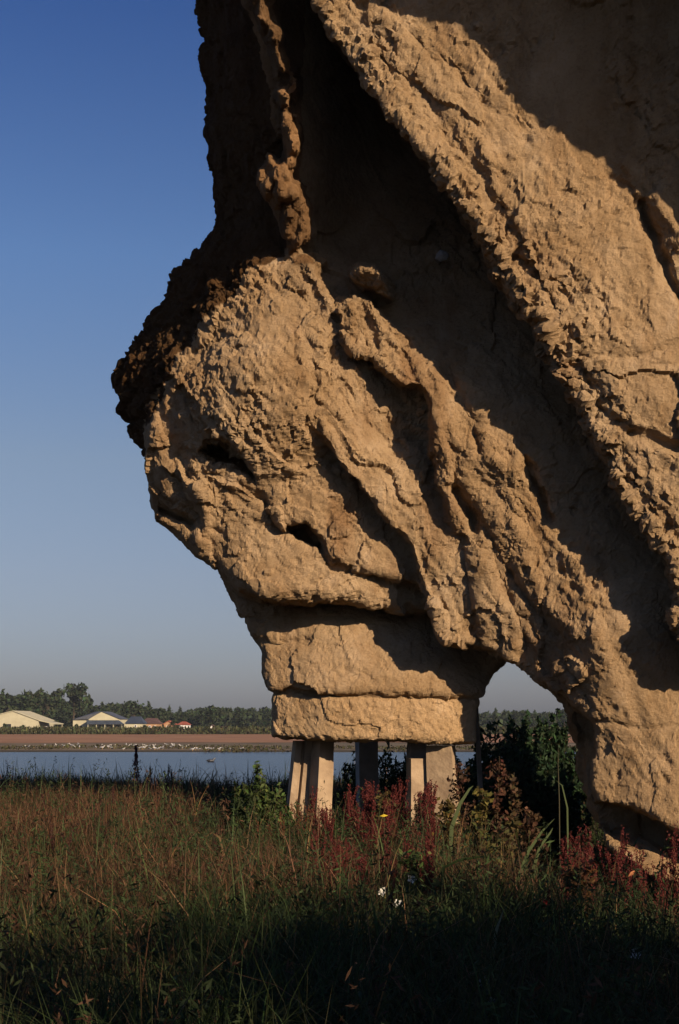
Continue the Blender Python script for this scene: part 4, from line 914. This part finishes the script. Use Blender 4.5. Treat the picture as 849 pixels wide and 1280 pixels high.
for a in [(516, 1097, 10.0, 'white flower highest in the green weed below the red dock'), (498, 1131, 9.2, 'white flower below and left of the highest one'), (476, 1113, 9.6, 'small pale flower left of the other white flowers'),
          (603, 1226, 7.0, 'white flower low in the dark grass right of centre'), (613, 1252, 6.6, 'white flower nearest to the bottom edge'), (796, 1192, 7.6, 'tiny white flower under the rock foot at right')]: flower(*a)
def bright_leaf(u_, v_, d_, col, label):
    x, y, z = W(u_, v_, d_); e = empty('bright_leaf', (x, y, z), label, 'leaf', 'bright leaves in the dark grass')
    me = MB().add([(-.035, 0, 0), (0, -.01, .014), (.035, 0, .004), (0, -.012, -.012), (0, -.004, 0)], [(0, 4, 1), (1, 4, 2), (2, 4, 3), (3, 4, 0)]).mesh('leaf_blade', M_STEM); vcol(me, 'own', np.tile(col, (5, 1))); link('leaf_blade', me, e); e.rotation_euler = (random.uniform(-.4, .4), random.uniform(-.8, .8), 0)
    link('stem', stem_mesh([[(0, 0, 0), (.01, .02, -(z-gz(x, y)))]], .003, (.06, .04, .02)), e)
for a in [(359, 1254, 6.6, (.35, .12, .03), 'orange leaf near the bottom left of centre'), (815, 1252, 6.6, (.35, .10, .03), 'orange leaf in the lower right corner'), (808, 1264, 6.5, (.30, .03, .02), 'red leaf under the orange one in the corner'),
          (682, 1128, 9, (.30, .03, .02), 'red leaf cluster left of the rock foot'), (778, 1198, 7.7, (.32, .03, .03), 'crimson leaf at right in the dark grass'), (790, 1092, 10, (.35, .14, .06), 'pale orange leaf before the rock foot'),
          (480, 1020, 12, (.45, .33, .03), 'yellow leaf among the red dock plants')]: bright_leaf(*a)

# trees behind the viewer whose long shade lies on the foreground
for k, (x, y, h) in enumerate([(1, -12, 10.0), (8, -10, 11.0), (14, -9, 10.2), (19, -8, 11.3), (25, -9, 10.4), (31, -9, 11.6), (38, -9, 11.2)]):
    e = empty('tree', (x, y, 0), 'broad tree in the row behind the viewer', 'tree', 'trees behind the viewer', k)
    cm, tm = TM['round'][k % 4]
    for nm, me in (('crown', cm), ('trunk', tm)):
        c = link(nm, me, e); s = h/10.4; c.scale = (s*1.15, s*1.15, s)
print('objects', len(bpy.data.objects))

# thin evening air over the lake
hz = MB().box(-1500, 1500, -80, 900, -4.5, 60).mesh('haze', bpy.data.materials.new('air'))
ma = hz.materials[0]; ma.use_nodes = True; na = ma.node_tree; na.nodes.remove(na.nodes['Principled BSDF'])
pv = na.nodes.new('ShaderNodeVolumePrincipled'); pv.inputs['Density'].default_value = .00010; pv.inputs['Color'].default_value = (.75, .85, 1.0, 1); pv.inputs['Anisotropy'].default_value = 0
na.links.new(pv.outputs[0], na.nodes['Material Output'].inputs['Volume'])
tag(link('haze', hz), 'thin bluish evening haze over the lake', kind='stuff')

print('TRIS', sum(sum(len(p.vertices)-2 for p in m.polygons) if len(m.polygons) < 5000 else len(m.loops)-2*len(m.polygons) for m in bpy.data.meshes), 'body', len(body.vertices))
